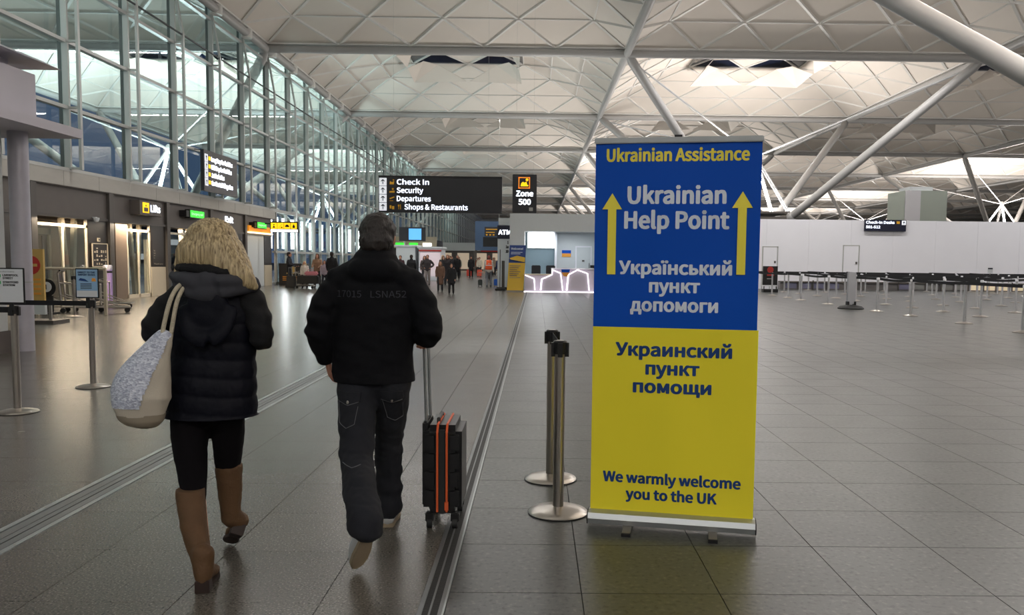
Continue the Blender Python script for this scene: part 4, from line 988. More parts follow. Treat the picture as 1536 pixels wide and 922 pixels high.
def trolley(x, y, rz, lab, disc=False):
    o = thing('luggage_trolley', lab, 'trolley', (x, y, 0), rz)
    m = MB()
    for s in (-.24, .24):
        m.tube([(s, -.35, .12), (s, -.38, .5), (s, -.42, 1.0), (s, -.36, 1.06)], .024, 8); m.tube([(s, -.35, .16), (s * .8, .55, .14)], .024, 8); m.tube([(s, -.40, .75), (s * .9, -.1, .72), (s * .9, -.1, .2)], .018, 8); m.tube([(s, -.36, .45), (s * .85, .3, .18)], .016, 8)
    m.tube([(-.24, -.1, .72), (.24, -.1, .72)], .012, 8); m.tube([(-.2, .55, .14), (.2, .55, .14)], .017, 8)
    m.build('frame', M['chrome'], o, world=False, smooth=True)
    MB().tube([(-.27, -.37, 1.06), (.27, -.37, 1.06)], .022, 10).build('handle', M['black'], o, world=False)
    m = MB()
    for q in range(6): m.bar((-.19 + q * .076, -.33, .2), (-.16 + q * .064, .55, .18), .02, .008)
    m.bar((-.22, .1, .19), (.22, .1, .19), .03, .008); m.build('deck', M['chrome'], o, world=False)
    m = MB()
    for q in range(4): m.bar((-.2, -.40 + q * .09, .76 + .02 * q), (.2, -.40 + q * .09, .76 + .02 * q), .01, .01)
    m.build('basket', M['chrome'], o, world=False)
    for (a, b2) in ((-.25, -.32), (.25, -.32), (0, .48)):
        MB().tube([(a - .018, b2, .065), (a + .018, b2, .065)], .065, 14).build('wheel', M['rubber'], o, world=False, smooth=True)
    if disc:
        MB().tube([(-.02, -.46, .62), (-.02, -.44, .62)], .2, 20).build('advert_disc', M['black'], o, world=False); MB().tube([(-.02, -.47, .64), (-.02, -.46, .64)], .11, 20).build('white_disc', M['paper'], o, world=False)
    return o
trolley(-12.2, 20.7, -1.2, 'chrome luggage trolley at the left end of the row, behind the round plate', False)
trolley(-11.5, 20.6, -1.25, 'chrome luggage trolley in the middle of the trolley row')
trolley(-11.7, 22.5, -1.4, 'chrome luggage trolley at the back of the trolley row')
trolley(-10.85, 20.6, -1.1, 'chrome luggage trolley at the right end of the trolley row, nearest the bin')
o = thing('round_plate', 'round white disc on a black stand by the trolleys', 'sign', (-11.960, 20.0, 0))
MB().tube([(-11.960, 20.0, .64), (-11.960, 20.02, .64)], .22, 24).build('black_plate', M['black'], o); MB().tube([(-11.960, 19.985, .66), (-11.960, 20.0, .66)], .125, 20).build('white_disc', M['paper'], o)
MB().box(-11.970, -11.950, 19.97, 19.985, .60, .72).build('symbol', M['ink'], o)
MB().box(-12.110, -11.810, 20.0, 20.03, 0.04, .45).build('stand', M['rubber'], o); MB().box(-12.160, -11.760, 19.85, 20.2, 0, .04).build('foot', M['rubber'], o)
MB().tube([(-11.95, 19.6, 1.12), (-10.35, 19.7, 1.12)], .032, 8).box(-11.98, -11.92, 19.57, 19.63, 0, 1.1).box(-10.40, -10.34, 19.67, 19.73, 0, 1.1).build('trolley_rail', M['cream'], None, label='horizontal steel guard rail in front of the luggage trolleys', cat='rail')  # cream colour stands in for warm light on the steel rail
o = thing('litter_bin', 'slim lilac lit bin under the framed notice board by the doors', 'bin', (-13.55, 25.9, 0))
MB().lathe([(.13, 0), (.13, 1.0)], (-13.55, 25.9, 0), 20).build('body', mat('lilac_bin', S(176, 150, 205), .5), o, smooth=True)
MB().lathe([(.135, 1.0), (.135, 1.12), (.11, 1.15)], (-13.55, 25.9, 0), 20).build('lid', M['column'], o, smooth=True)
MB().lathe([(.136, .90), (.136, .96)], (-13.55, 25.9, 0), 20).build('band', M['black'], o)
# dark kiosk by the yellow pictogram sign
o = thing('dark_kiosk', 'low dark brown counter with warm print past the last entrance bay', 'kiosk', (-12.5, 43, 0))
MB().box(-13.6, -12.4, 43.2, 44.6, 0, 1.15).build('counter', M['blackp'], o)
for q in range(3): MB().box(-13.4, -12.5, 43.18, 43.2, .25 + q * .09, .29 + q * .09).build('print_line', M['orangeprint'], o)
MB().prism([(-13.2, 43.18, .6), (-12.8, 43.18, .6), (-12.7, 43.18, .95), (-13.0, 43.18, 1.05)], (0, .02, 0)).build('printed_picture', M['totem_yellow'], o)

# far walkway shops
def shop(name, lab, x0, x1, y0, y1, h, m, cat='kiosk'):
    o = thing(name, lab, cat, ((x0 + x1) / 2, y0, 0)); MB().box(x0, x1, y0, y1, 0, h).build('walls', M[m], o); MB().box(x0 - .1, x1 + .1, y0 - .1, y1, h, h + .12).build('roof', M['paper'], o); return o
o = shop('white_kiosk', 'white boxy kiosk on the walkway just right of the man\'s head', -9.6, -8.3, 56, 58.5, 2.3, 'paper')
o = shop('pink_kiosk', 'pinkish white lit kiosk behind the man with hands on hips', -8.05, -6.5, 56, 58.5, 2.2, 'white')
MB().box(-7.95, -6.6, 55.95, 56, .3, 1.9).build('lit_panel', mat('pink_white_panel', S(232, 214, 220), .5, emit=.35), o); MB().box(-8.05, -6.5, 55.9, 56, 2.0, 2.1).build('red_band', M['red'], o)
o = thing('advert_screen', 'blue glowing advert screen high beside the glass wall', 'screen', (-9.4, 58, 2.7)); MB().box(-9.9, -8.0, 59, 59.2, 2.75, 3.75).build('body', M['sign'], o)
MB().box(-9.2, -8.3, 58.97, 59, 2.85, 3.65).build('lit_face', mat('blue_screen', S(90, 165, 225), .5, emit=1.0), o); MB().tube([(-9.5, 59.1, 0), (-9.5, 59.1, 2.8)], .05, 8).build('pole', M['mullion'], o)
o = thing('shop', 'dark lit shop front below the glass wall down the walkway', 'shop', (-11.5, 78, 0))
MB().box(-13.8, -9.6, 78, 84, 0, 3.3).build('walls', M['blackp'], o); MB().box(-13.8, -9.5, 77.9, 78, 2.5, 3.6).build('fascia', M['cream'], o)
for q in range(3): MB().box(-13.4 + q * 1.3, -12.6 + q * 1.3, 77.85, 77.9, 2.7, 3.0).build('lit_sign', M['lit_green' if q < 2 else 'lit_bright'], o)
MB().box(-13.2, -10.2, 77.9, 78, .3, 2.2).build('window', M['shopglow'], o)
o = thing('shop_row', 'row of lit shops closing the far end of the walkway', 'shop', (-7, 112, 0))
MB().box(-13.8, -1.3, 112, 118, 0, 3.4).build('walls', M['fascia'], o); MB().box(-13.8, -1.3, 111.8, 112, 2.7, 3.8).build('fascia', M['offwhite'], o)
for q in range(5): MB().box(-13.2 + q * 2.4, -11.6 + q * 2.4, 111.9, 112, .2, 2.4).build('lit_window', M['shopglow'], o)
MB().box(-7.6, -4.2, 111.7, 111.8, 2.6, 2.9).build('red_sign', M['red'], o)
o = thing('blue_pod', 'blue-grey block with a dark red panel at the far end of the walkway', 'kiosk', (-5, 95, 0)); MB().box(-7.2, -1.2, 96, 99, 2.6, 6.0).build('walls', mat('slate_blue_panel', S(92, 118, 156), .6), o)
MB().box(-3.2, -1.4, 95.9, 96, 2.7, 3.4).build('red_panel', mat('maroon_panel', S(110, 40, 60), .6), o)
for x in (-7.1, -1.3): MB().box(x - .1, x + .1, 96, 96.2, 0, 2.6).build('leg', M['fascia'], o)
#PEOPLE

# ------------------------------------------------------------------ people
from mathutils.bvhtree import BVHTree
M['hair_dark'] = mat('dark_hair', S(38, 32, 29), .55, var=.35, vscale=60, stretch=(1, 1, .25), bump=.5, bscale=120)
def strand_mat(name, a, b2):
    m = bpy.data.materials.new(name); m.use_nodes = True; nt = m.node_tree; b = nt.nodes['Principled BSDF']; b.inputs['Roughness'].default_value = .42
    tc = nt.nodes.new('ShaderNodeTexCoord'); mp = nt.nodes.new('ShaderNodeMapping'); mp.inputs['Scale'].default_value = (75, 75, 3)
    n = nt.nodes.new('ShaderNodeTexNoise'); n.inputs['Scale'].default_value = 1.6; n.inputs['Detail'].default_value = 5; n.inputs['Distortion'].default_value = .15
    cr = nt.nodes.new('ShaderNodeValToRGB'); cr.color_ramp.elements[0].position = .32; cr.color_ramp.elements[0].color = a; cr.color_ramp.elements[1].position = .66; cr.color_ramp.elements[1].color = b2
    L = nt.links.new; L(tc.outputs['Object'], mp.inputs[0]); L(mp.outputs[0], n.inputs[0]); L(n.outputs['Fac'], cr.inputs[0]); L(cr.outputs[0], b.inputs['Base Color'])
    bp = nt.nodes.new('ShaderNodeBump'); bp.inputs['Strength'].default_value = .7; bp.inputs['Distance'].default_value = .004; L(n.outputs['Fac'], bp.inputs['Height']); L(bp.outputs[0], b.inputs['Normal'])
    return m
M['blonde'] = strand_mat('blonde_hair', S(112, 92, 62), S(212, 192, 148))
M['jacket'] = mat('black_softshell', S(10, 11, 16), .85, bump=.25, bscale=300, spec=.25)
M['jacket_print'] = mat('tonal_jacket_print', S(48, 50, 58), .6)
M['denim'] = mat('black_denim', S(27, 29, 36), .9, var=.35, vscale=5, bump=.3, bscale=400)
M['stitch'] = mat('pale_denim_stitch', S(98, 98, 102), .8)
M['gilet'] = mat('navy_quilted_nylon', S(8, 10, 22), .6, bump=.15, bscale=40, spec=.2)
M['sleeve'] = mat('black_knit_sleeve', S(5, 6, 10), .85, bump=.3, bscale=250)
M['greyhood'] = mat('charcoal_hood_lining', S(54, 55, 62), .8, var=.15, vscale=15)
M['leggings'] = mat('black_leggings', S(8, 5, 9), .9, spec=.2)
M['boot'] = mat('tan_suede_boot', S(92, 66, 40), .75, var=.22, vscale=14, bump=.3, bscale=90)
M['sole'] = mat('dark_boot_sole', S(46, 32, 26), .6)
M['shoe_white'] = mat('white_trainer', S(190, 192, 192), .6)
M['gum'] = mat('beige_trainer_sole', S(150, 135, 112), .7, var=.15)
M['canvas'] = mat('beige_canvas', S(196, 188, 172), .85, var=.06, vscale=12, bump=.2, bscale=250)
M['rope'] = mat('cream_rope', S(205, 196, 172), .85, bump=.8, bscale=160)

def hand(mb, wrist, tip_dir, palm_n, side, r=1.0, curl=.5):
    """palm plus four unequal bent fingers and a thumb leaving the side of the palm"""
    w = V(wrist); d = V(tip_dir).normalized(); n = V(palm_n).normalized(); sd = d.cross(n).normalized() * side
    pc = w + d * .045 * r
    for k in (-1, 0, 1): mb.limb([w + sd * .012 * k * r, w + d * .085 * r + sd * .024 * k * r], [.017 * r, .014 * r], [.015 * r, .011 * r], 10)
    for k, (o, ln) in enumerate(((-.031, .070), (-.011, .080), (.010, .075), (.030, .060))):
        a = w + d * .083 * r + sd * o * r; c = a + (d * math.cos(curl * .5) + n * math.sin(curl * .5)) * ln * .5 * r
        e = c + (d * math.cos(curl * 1.6) + n * math.sin(curl * 1.6)) * ln * .5 * r
        mb.limb([a - d * .012 * r, c, e], [.0095 * r, .009 * r, .0075 * r], [.0095 * r, .009 * r, .0075 * r], 8)
    a = w + d * .025 * r - sd * .030 * r; mb.limb([w + d * .02 * r - sd * .01 * r, a + d * .02 * r - sd * .012 * r, a + d * .055 * r - sd * .014 * r + n * .018 * r], [.012 * r, .011 * r, .009 * r], [.012 * r, .011 * r, .009 * r], 8)
def head(mb, c, yaw=0.0, s=1.0, fwd=1):
    """skull, jaw, nose, brow, lips, chin and ears; faces +y when fwd=1"""
    c = V(c); q = lambda x, y, z: c + V((x * s, y * s * fwd, z * s))
    mb.egg(q(0, -.008, .02), .076 * s, .094 * s, .100 * s); mb.egg(q(0, .030, -.045), .058 * s, .062 * s, .070 * s)
    mb.egg(q(0, .078, -.098), .026 * s, .020 * s, .018 * s, 10, 8)
    mb.limb([q(0, .086, .015), q(0, .106, -.028)], [.009 * s, .015 * s], [.010 * s, .014 * s], 10)
    for x in (-.03, .03):
        mb.egg(q(x, .080, .030), .022 * s, .012 * s, .007 * s, 10, 6); mb.egg(q(x, .076, .008), .013 * s, .011 * s, .010 * s, 10, 8)
    for x in (-.078, .078): mb.egg(q(x, -.006, -.005), .010 * s, .018 * s, .031 * s, 10, 8)
    mb.egg(q(0, .088, -.056), .022 * s, .009 * s, .006 * s, 10, 6); mb.egg(q(0, .086, -.068), .019 * s, .010 * s, .007 * s, 10, 6)
def eyes(c, parent, s=1.0, fwd=1):
    c = V(c); m = MB()
    for x in (-.03, .03): m.egg(c + V((x * s, .082 * s * fwd, .008 * s)), .010 * s, .007 * s, .006 * s, 10, 6)
    m.build('eyes', M['ink'], parent, world=False, smooth=True)

# --- the man
man = thing('person', 'man seen from behind in a black hooded jacket and dark jeans, wheeling the case', 'person', (-.80, 4.05, 0))
b = MB(); head(b, (.012, .03, 1.535)); b.limb([(.01, -.01, 1.33), (.012, .01, 1.48)], [.062, .056], [.062, .058])
b.limb([(-.01, 0, .84), (0, 0, 1.0), (0, .01, 1.2), (0, 0, 1.34)], [.15, .14, .165, .12], [.095, .09, .11, .08])
b.limb([(-.15, 0, 1.33), (-.262, -.035, 1.08), (-.250, .045, .93)], [.05, .042, .028], [.05, .042, .026]); hand(b, (-.250, .05, .925), (.08, .25, -1), (.9, .3, .1), 1, 1.0, .7)
b.limb([(.15, 0, 1.33), (.275, -.05, 1.09), (.215, .15, 1.035)], [.05, .042, .028], [.05, .042, .026]); hand(b, (.218, .145, 1.035), (-.1, 1, -.25), (0, -.2, -1), -1, 1.0, 1.5)
b.limb([(-.09, 0, .85), (-.05, -.19, .47), (.055, -.50, .25)], [.085, .055, .04], [.085, .055, .04]); b.limb([(.085, 0, .85), (.035, .18, .47), (.02, .25, .10)], [.085, .055, .04], [.085, .055, .04])
soft('body', b, M['skin'], man, .0065, 3); eyes((.012, .03, 1.535), man)
b = MB(); b.egg((.012, .012, 1.563), .090, .105, .098, 24, 16); b.egg((.012, -.035, 1.515), .083, .075, .075, 20, 12); b.egg((.012, .06, 1.60), .070, .06, .05, 20, 12)
soft('hair', b, M['hair_dark'], man, .008, 2, lambda c, n: -.034 if (c.y > .062 and c.z < 1.592 - .25 * abs(c.x)) else .005 * noise.noise(c * 45) + .004 * noise.noise(c * 90))
b = MB(); b.limb([(-.01, 0, .81), (-.008, -.005, 1.0), (0, .0, 1.18), (0, .0, 1.30), (.005, -.005, 1.385)], [.205, .200, .208, .205, .105], [.135, .130, .140, .125, .085], 28)
b.limb([(-.165, 0, 1.31), (-.235, -.02, 1.21), (-.270, -.04, 1.08), (-.256, .035, .945)], [.082, .072, .064, .052], [.085, .078, .066, .055], 20)
b.limb([(.165, 0, 1.31), (.235, -.02, 1.21), (.278, -.05, 1.085), (.25, .03, 1.045), (.222, .11, 1.035)], [.082, .075, .068, .058, .052], [.085, .078, .072, .062, .054], 20)
b.limb([(-.15, -.01, 1.325), (-.07, -.01, 1.375)], [.07, .07], [.085, .08]); b.limb([(.15, -.01, 1.325), (.07, -.01, 1.375)], [.07, .07], [.085, .08])
b.egg((.01, -.075, 1.375), .130, .075, .075, 24, 14); b.egg((.01, -.03, 1.435), .105, .085, .055, 24, 14); b.limb([(.012, -.005, 1.40), (.012, .01, 1.475)], [.10, .088], [.088, .082])
def jw(c, n):
    f = .006 * noise.noise(V((c.x * 7, c.y * 7, c.z * 14))) + .0035 * noise.noise(V((c.x * 16, c.y * 16, c.z * 30)))
    if abs(c.x) > .2: f += .006 * math.sin(c.z * 75 + c.x * 30) * (.5 + noise.noise(c * 9))
    if c.z < .86: f += .004 * math.sin(c.x * 40)
    return f
jo = soft('jacket', b, M['jacket'], man, .009, 5, jw, zmin=.822)
MB().lathe([(.001, 0)], seg=3)
bv = BVHTree.FromPolygons([v.co[:] for v in jo.data.vertices], [p.vertices[:] for p in jo.data.polygons])
def project(me, bvh, off=.003):
    for v in me.vertices:
        h = bvh.ray_cast(V((v.co.x, -1.0, v.co.z)), V((0, 1, 0)))
        if h[0] is not None: v.co.y = h[0].y - off
man['_o'] = (0, 0, 0)
for s, x, ww in (('17015', -.165, .125), ('LSNA52', .005, .165)):
    o = text(s, M['jacket_print'], man, (x, 0, 1.245), (1, 0, 0), (-.0, 0, 1), w=ww, h=.032, bold=.0, extr=0, name='back_print'); project(o.data, bv)
b = MB(); b.limb([(-.01, -.0, .84), (-.01, .0, .90)], [.165, .165], [.115, .115], 24)
b.limb([(-.09, -.0, .82), (-.068, -.10, .62), (-.05, -.20, .46), (.0, -.36, .36), (.055, -.50, .25)], [.100, .090, .080, .078, .082], [.112, .095, .082, .080, .082], 20)
b.limb([(.085, .0, .82), (.058, .10, .64), (.033, .185, .47), (.022, .235, .26), (.02, .25, .10)], [.098, .085, .074, .070, .070], [.112, .092, .080, .076, .080], 20)
def jn(c, n):
    return .006 * noise.noise(V((c.x * 9, c.y * 9, c.z * 22))) + .003 * noise.noise(c * 40) + (.004 * math.sin(c.z * 60 + c.x * 20) if c.z < .34 or .4 < c.z < .52 else 0)
je = soft('jeans', b, M['denim'], man, .010, 4, jn)
bj = BVHTree.FromPolygons([v.co[:] for v in je.data.vertices], [p.vertices[:] for p in je.data.polygons])
def patch(x0, x1, z0, z1, m, name, parent, bvh, off=.007, nx=8, nz=5, skew=0.0, vee=0.0):
    g = MB()
    for side in (0, 1):
        for j in range(nz + 1):
            for i in range(nx + 1):
                x = x0 + (x1 - x0) * i / nx; z = z0 + (z1 - z0) * j / nz + skew * (i / nx - .5) - vee * (1 - abs(2 * i / nx - 1)) * (1 - j / nz)
                h = bvh.ray_cast(V((x, -1, z)), V((0, 1, 0))); y = h[0].y if h[0] is not None else 0
                g.v.append((x, y - off + side * (off + .004), z))
    n = (nx + 1) * (nz + 1)
    for j in range(nz):
        for i in range(nx):
            a = j * (nx + 1) + i; g.f.append((a, a + 1, a + nx + 2, a + nx + 1)); g.f.append((n + a, n + a + nx + 1, n + a + nx + 2, n + a + 1))
    ring = [i for i in range(nx + 1)] + [j * (nx + 1) + nx for j in range(1, nz + 1)] + [nz * (nx + 1) + i for i in range(nx - 1, -1, -1)] + [j * (nx + 1) for j in range(nz - 1, 0, -1)]
    for i in range(len(ring)): a, b2 = ring[i], ring[(i + 1) % len(ring)]; g.f.append((a, n + a, n + b2, b2))
    return g.build(name, m, parent, world=False)
def stitch_line(pts, parent, bvh, r=.0022, m=None):
    P = []
    for i in range(len(pts) - 1):
        for t in range(6):
            x = pts[i][0] + (pts[i + 1][0] - pts[i][0]) * t / 6; z = pts[i][1] + (pts[i + 1][1] - pts[i][1]) * t / 6
            h = bvh.ray_cast(V((x, -1, z)), V((0, 1, 0)))
            if h[0] is not None: P.append((x, h[0].y - .004, z))
    if len(P) > 1: MB().tube(P, r, 5).build('stitching', m or M['stitch'], parent, world=False)
patch(-.165, -.045, .745, .785, M['denim'], 'pocket_flap', man, bj, .010, vee=.018)
patch(.045, .150, .745, .785, M['denim'], 'pocket_flap', man, bj, .010, vee=.018)
for x0, x1 in ((-.155, -.05), (.05, .145)):
    xm = (x0 + x1) / 2; stitch_line([(x0, .735), (x0 + .012, .64), (xm, .62), (x1 - .012, .64), (x1, .735)], man, bj, .0016)
    stitch_line([(x0 - .008, .742), (xm, .724), (x1 + .008, .742)], man, bj, .0022)
    MB().egg((xm, bj.ray_cast(V((xm, -1, .735)), V((0, 1, 0)))[0].y - .012, .738), .006, .003, .010, 8, 6).build('button', M['chrome'], man, world=False)
stitch_line([(-.10, .475), (-.045, .465), (.0, .478)], man, bj, .0022)
def shoe(parent, heel, toe, up, m1, m2, w=.045, sole=.022, name='trainer'):
    h = V(heel); t = V(toe); d = (t - h); L = d.length; d.normalize(); u = V(up); u = (u - d * u.dot(d)).normalized()
    s = d.cross(u)
    b = MB(); P = lambda a, z: h + d * (L * a) + u * z
    b.limb([P(.10, .045), P(.35, .045), P(.62, .038), P(.92, .028)], [w * .78, w * .80, w, w * .72], [.040, .040, .030, .020], 16); b.limb([P(.14, .05), P(.16, .10)], [w * .7, w * .72], [.042, .045], 14)
    soft(name, b, m1, parent, .007, 3)
    pts = [(0, .6), (.05, .78), (.3, .8), (.6, 1.06), (.8, 1.0), (.95, .66), (1.0, .25)]
    ring = [(a, ww) for a, ww in pts] + [(a, -ww) for a, ww in reversed(pts)]
    b = MB(); b.prism([P(a, 0) + s * (w * ww) for a, ww in ring], u * sole); b.build(name + '_sole', m2, parent, world=False, bevel=.004)
    for k in range(3):
        b = MB(); c = P(.45 + k * .08, .066 - k * .008); b.bar(c - s * w * .5, c + s * w * .5, .008, .006); b.build('lace', M['paper'], parent, world=False)
shoe(man, (.085, -.545, .235), (-.005, -.405, .012), (-.75, .7, .7), M['shoe_white'], M['gum'])
patch2 = None
shoe(man, (.02, .205, .0), (.01, .475, .0), (0, 0, 1), M['shoe_white'], M['gum'])
MB().lathe([(.062, 0), (.068, .02)], (.012, .012, 1.468), 20).build('shirt_collar', M['sign'], man, world=False)

# --- suitcase
sx0, sx1, sy0, sy1, sz0, sz1 = -.590, -.385, 4.24, 4.60, .075, .555
case = thing('suitcase', 'black hard shell cabin case with two orange zip lines and a tall handle', 'suitcase', (-.47, 4.42, 0))
m = MB().box(sx0, sx1, sy0, sy1, sz0, sz1); m.build('shell', M['black'], case, bevel=.035, smooth=True)
for x in (-.512, -.462):
    pts = [(x, sy0 - .004, sz0 + .02), (x, sy0 - .006, sz1 - .035), (x, sy0 + .03, sz1 + .004), (x, sy1 - .03, sz1 + .004), (x, sy1 + .004, sz1 - .03)]
    MB().tube(pts, .0065, 6).build('orange_zip', mat('orange_zip_tape', S(225, 98, 50), .5) if x == -.512 else bpy.data.materials['orange_zip_tape'], case)
MB().box(-.501, -.473, sy0 - .006, sy0 + .01, sz0 + .01, sz1 - .02).build('zip_gap', M['rubber'], case)
for x0, x1 in ((sx0 + .012, -.524), (-.450, sx1 - .012)):
    for k in range(4): MB().box(x0, x1, sy0 - .004, sy0 + .01, sz0 + .05 + k * .10, sz0 + .135 + k * .10).build('shell_ridge', M['sign'] if False else M['black'], case, bevel=.004)
MB().box(-.472, -.452, sy0 - .012, sy0, sz0 + .03, sz0 + .075).build('zip_puller', bpy.data.materials['orange_zip_tape'], case)
m = MB(); m.tube([(-.515, 4.33, sz1), (-.515, 4.33, sz1 + .022), (-.515, 4.50, sz1 + .022), (-.515, 4.50, sz1)], .010, 8); m.build('top_handle', M['black'], case)
MB().box(-.60, -.57, 4.30, 4.54, sz0 + .03, sz1 + .01).build('trolley_housing', M['rubber'], case, bevel=.008)
for y in (4.34, 4.50):
    MB().tube([(-.578, y, .42), (-.590, y - .04, .985)], .0085, 10).build('handle_pole', M['aluh'], case, smooth=True)
MB().tube([(-.590, 4.28, .995), (-.590, 4.48, .995)], .015, 10).build('handle_grip', M['black'], case, smooth=True)
for x in (sx0 + .035, sx1 - .035):
    for y in (sy0 + .03, sy1 - .03):
        MB().box(x - .022, x + .022, y - .022, y + .022, .035, .085).build('wheel_fork', M['black'], case, bevel=.005)
        MB().tube([(x - .013, y - .008, .028), (x + .013, y - .008, .028)], .028, 16).build('wheel', M['rubber'], case, smooth=True)

# --- the woman
wo = thing('person', 'blonde woman seen from behind in a navy quilted gilet and tan knee boots', 'person', (-1.47, 3.75, 0))
b = MB(); head(b, (-.01, .02, 1.475), s=.95); b.limb([(0, -.01, 1.27), (-.005, .0, 1.42)], [.05, .046], [.05, .048])
b.limb([(-.05, 0, .78), (-.03, 0, .95), (-.01, 0, 1.12), (0, 0, 1.26)], [.145, .125, .145, .11], [.10, .085, .10, .07])
b.limb([(-.15, 0, 1.25), (-.275, -.04, 1.10), (-.20, .15, 1.06)], [.042, .034, .024], [.042, .034, .022]); hand(b, (-.2, .15, 1.06), (.4, 1, .1), (.7, -.3, -.5), 1, .9, .8)
b.limb([(.15, 0, 1.25), (.222, -.04, 1.07), (.12, .16, 1.07)], [.042, .034, .024], [.042, .034, .022]); hand(b, (.12, .16, 1.07), (-.5, 1, .1), (-.6, -.3, -.5), -1, .9, .8)
b.limb([(-.125, 0, .78), (-.08, -.10, .42), (.05, -.32, .10)], [.08, .05, .035], [.08, .05, .035]); b.limb([(.035, 0, .78), (.01, .09, .44), (.015, .10, .17)], [.08, .05, .035], [.08, .05, .035])
soft('body', b, M['skin'], wo, .0065, 3); eyes((-.01, .02, 1.475), wo, .95)
b = MB(); b.egg((-.015, .0, 1.500), .115, .118, .108, 28, 18); b.egg((-.02, -.035, 1.445), .138, .100, .105, 28, 18)
b.limb([(-.10, -.02, 1.46), (-.125, -.04, 1.36)], [.055, .045], [.07, .05], 18)
b.limb([(.02, -.055, 1.46), (.08, -.07, 1.385), (.155, -.075, 1.335), (.205, -.07, 1.300)], [.10, .085, .055, .018], [.075, .065, .045, .018], 20)
b.limb([(.07, -.02, 1.47), (.125, -.04, 1.40), (.175, -.05, 1.34)], [.06, .05, .02], [.07, .05, .02], 18)
def hw(c, n):
    if c.y > .045 and c.z < 1.535 and abs(c.x + .01) < .055: return -.05
    a = math.atan2(c.x + .01, -(c.y + .02)); return .0022 * math.sin(a * 30 + 2 * noise.noise(c * 6)) + .0015 * math.sin(a * 63 + 2 * noise.noise(c * 9)) + .005 * noise.noise(V((a * 3, 0, c.z * 2)))
soft('hair', b, M['blonde'], wo, .0065, 2, hw)
# gilet
b = MB(); b.limb([(-.035, .0, .68), (-.03, .0, .85), (-.015, .0, .98), (-.01, .0, 1.12), (-.005, .0, 1.22), (0, .0, 1.30)], [.215, .205, .190, .192, .180, .11], [.155, .145, .125, .130, .115, .08], 32)
def gl(c, n):
    z = c.z + .012 * math.sin(c.x * 9) - .02 * abs(c.x); t = (z - .72) / .083; f = abs(math.sin(PI * t)); return .008 * (f ** .5) - .004 + .004 * noise.noise(V((c.x * 22, c.y * 22, c.z * 10))) + .002 * noise.noise(c * 60)
soft('gilet', b, M['gilet'], wo, .0085, 3, gl, zmin=.70)
b = MB(); b.limb([(-.15, .0, 1.245), (-.215, -.02, 1.19), (-.268, -.045, 1.09), (-.24, .05, 1.05), (-.20, .13, 1.06)], [.066, .062, .056, .05, .04], [.07, .066, .062, .055, .042], 18)
b.limb([(.15, .0, 1.245), (.195, -.02, 1.17), (.222, -.045, 1.075), (.18, .05, 1.055), (.13, .14, 1.07)], [.066, .060, .052, .048, .04], [.07, .064, .060, .054, .042], 18)
b.limb([(-.15, 0, 1.25), (.15, 0, 1.25)], [.06, .06], [.06, .06], 14)
soft('sweater_sleeves', b, M['sleeve'], wo, .009, 4, lambda c, n: .005 * noise.noise(c * 20) + .003 * math.sin(c.z * 90 + c.x * 40))
b = MB()
b.limb([(-.165, -.03, 1.345), (-.09, -.10, 1.335), (.0, -.125, 1.325), (.10, -.11, 1.325), (.185, -.04, 1.32)], [.035, .05, .058, .052, .03], [.028, .036, .040, .036, .026], 18)
b.limb([(-.16, -.02, 1.31), (-.08, -.105, 1.285), (.01, -.125, 1.275), (.10, -.11, 1.285), (.19, -.03, 1.30)], [.03, .045, .05, .045, .03], [.025, .036, .040, .036, .026], 18)
b.egg((.01, -.02, 1.30), .15, .09, .06, 24, 14)
soft('hood', b, M['greyhood'], wo, .009, 5, lambda c, n: .004 * noise.noise(c * 16))
b = MB(); b.limb([(-.175, -.02, 1.378), (-.10, -.10, 1.382), (.0, -.13, 1.375), (.09, -.12, 1.36), (.17, -.07, 1.335)], [.02, .025, .026, .024, .016], [.018, .022, .024, .022, .016], 14)
soft('hood_trim', b, M['sleeve'], wo, .008, 2, lambda c, n: .004 * noise.noise(c * 70))
b = MB(); b.limb([(-.095, -.115, 1.20), (-.06, -.145, 1.10), (.01, -.155, 1.065), (.08, -.145, 1.10), (.115, -.115, 1.20)], [.03, .04, .045, .04, .03], [.02, .022, .022, .022, .02], 14)
b.limb([(-.05, -.12, 1.22), (.07, -.12, 1.22)], [.08, .08], [.03, .03], 14); b.egg((.01, -.12, 1.16), .11, .035, .09, 20, 12)
soft('hood_back', b, M['gilet'], wo, .009, 5)
b = MB(); b.limb([(-.045, .0, .76), (-.045, 0, .84)], [.155, .15], [.12, .11], 24)
b.limb([(-.125, 0, .76), (-.115, -.045, .60), (-.080, -.10, .43), (-.045, -.17, .33)], [.088, .080, .062, .046], [.10, .085, .064, .046], 20)
b.limb([(.035, 0, .76), (.022, .06, .60), (.008, .09, .45), (.010, .098, .36)], [.084, .074, .060, .044], [.098, .082, .062, .044], 20)
soft('leggings', b, M['leggings'], wo, .010, 4, lambda c, n: .002 * noise.noise(c * 30))
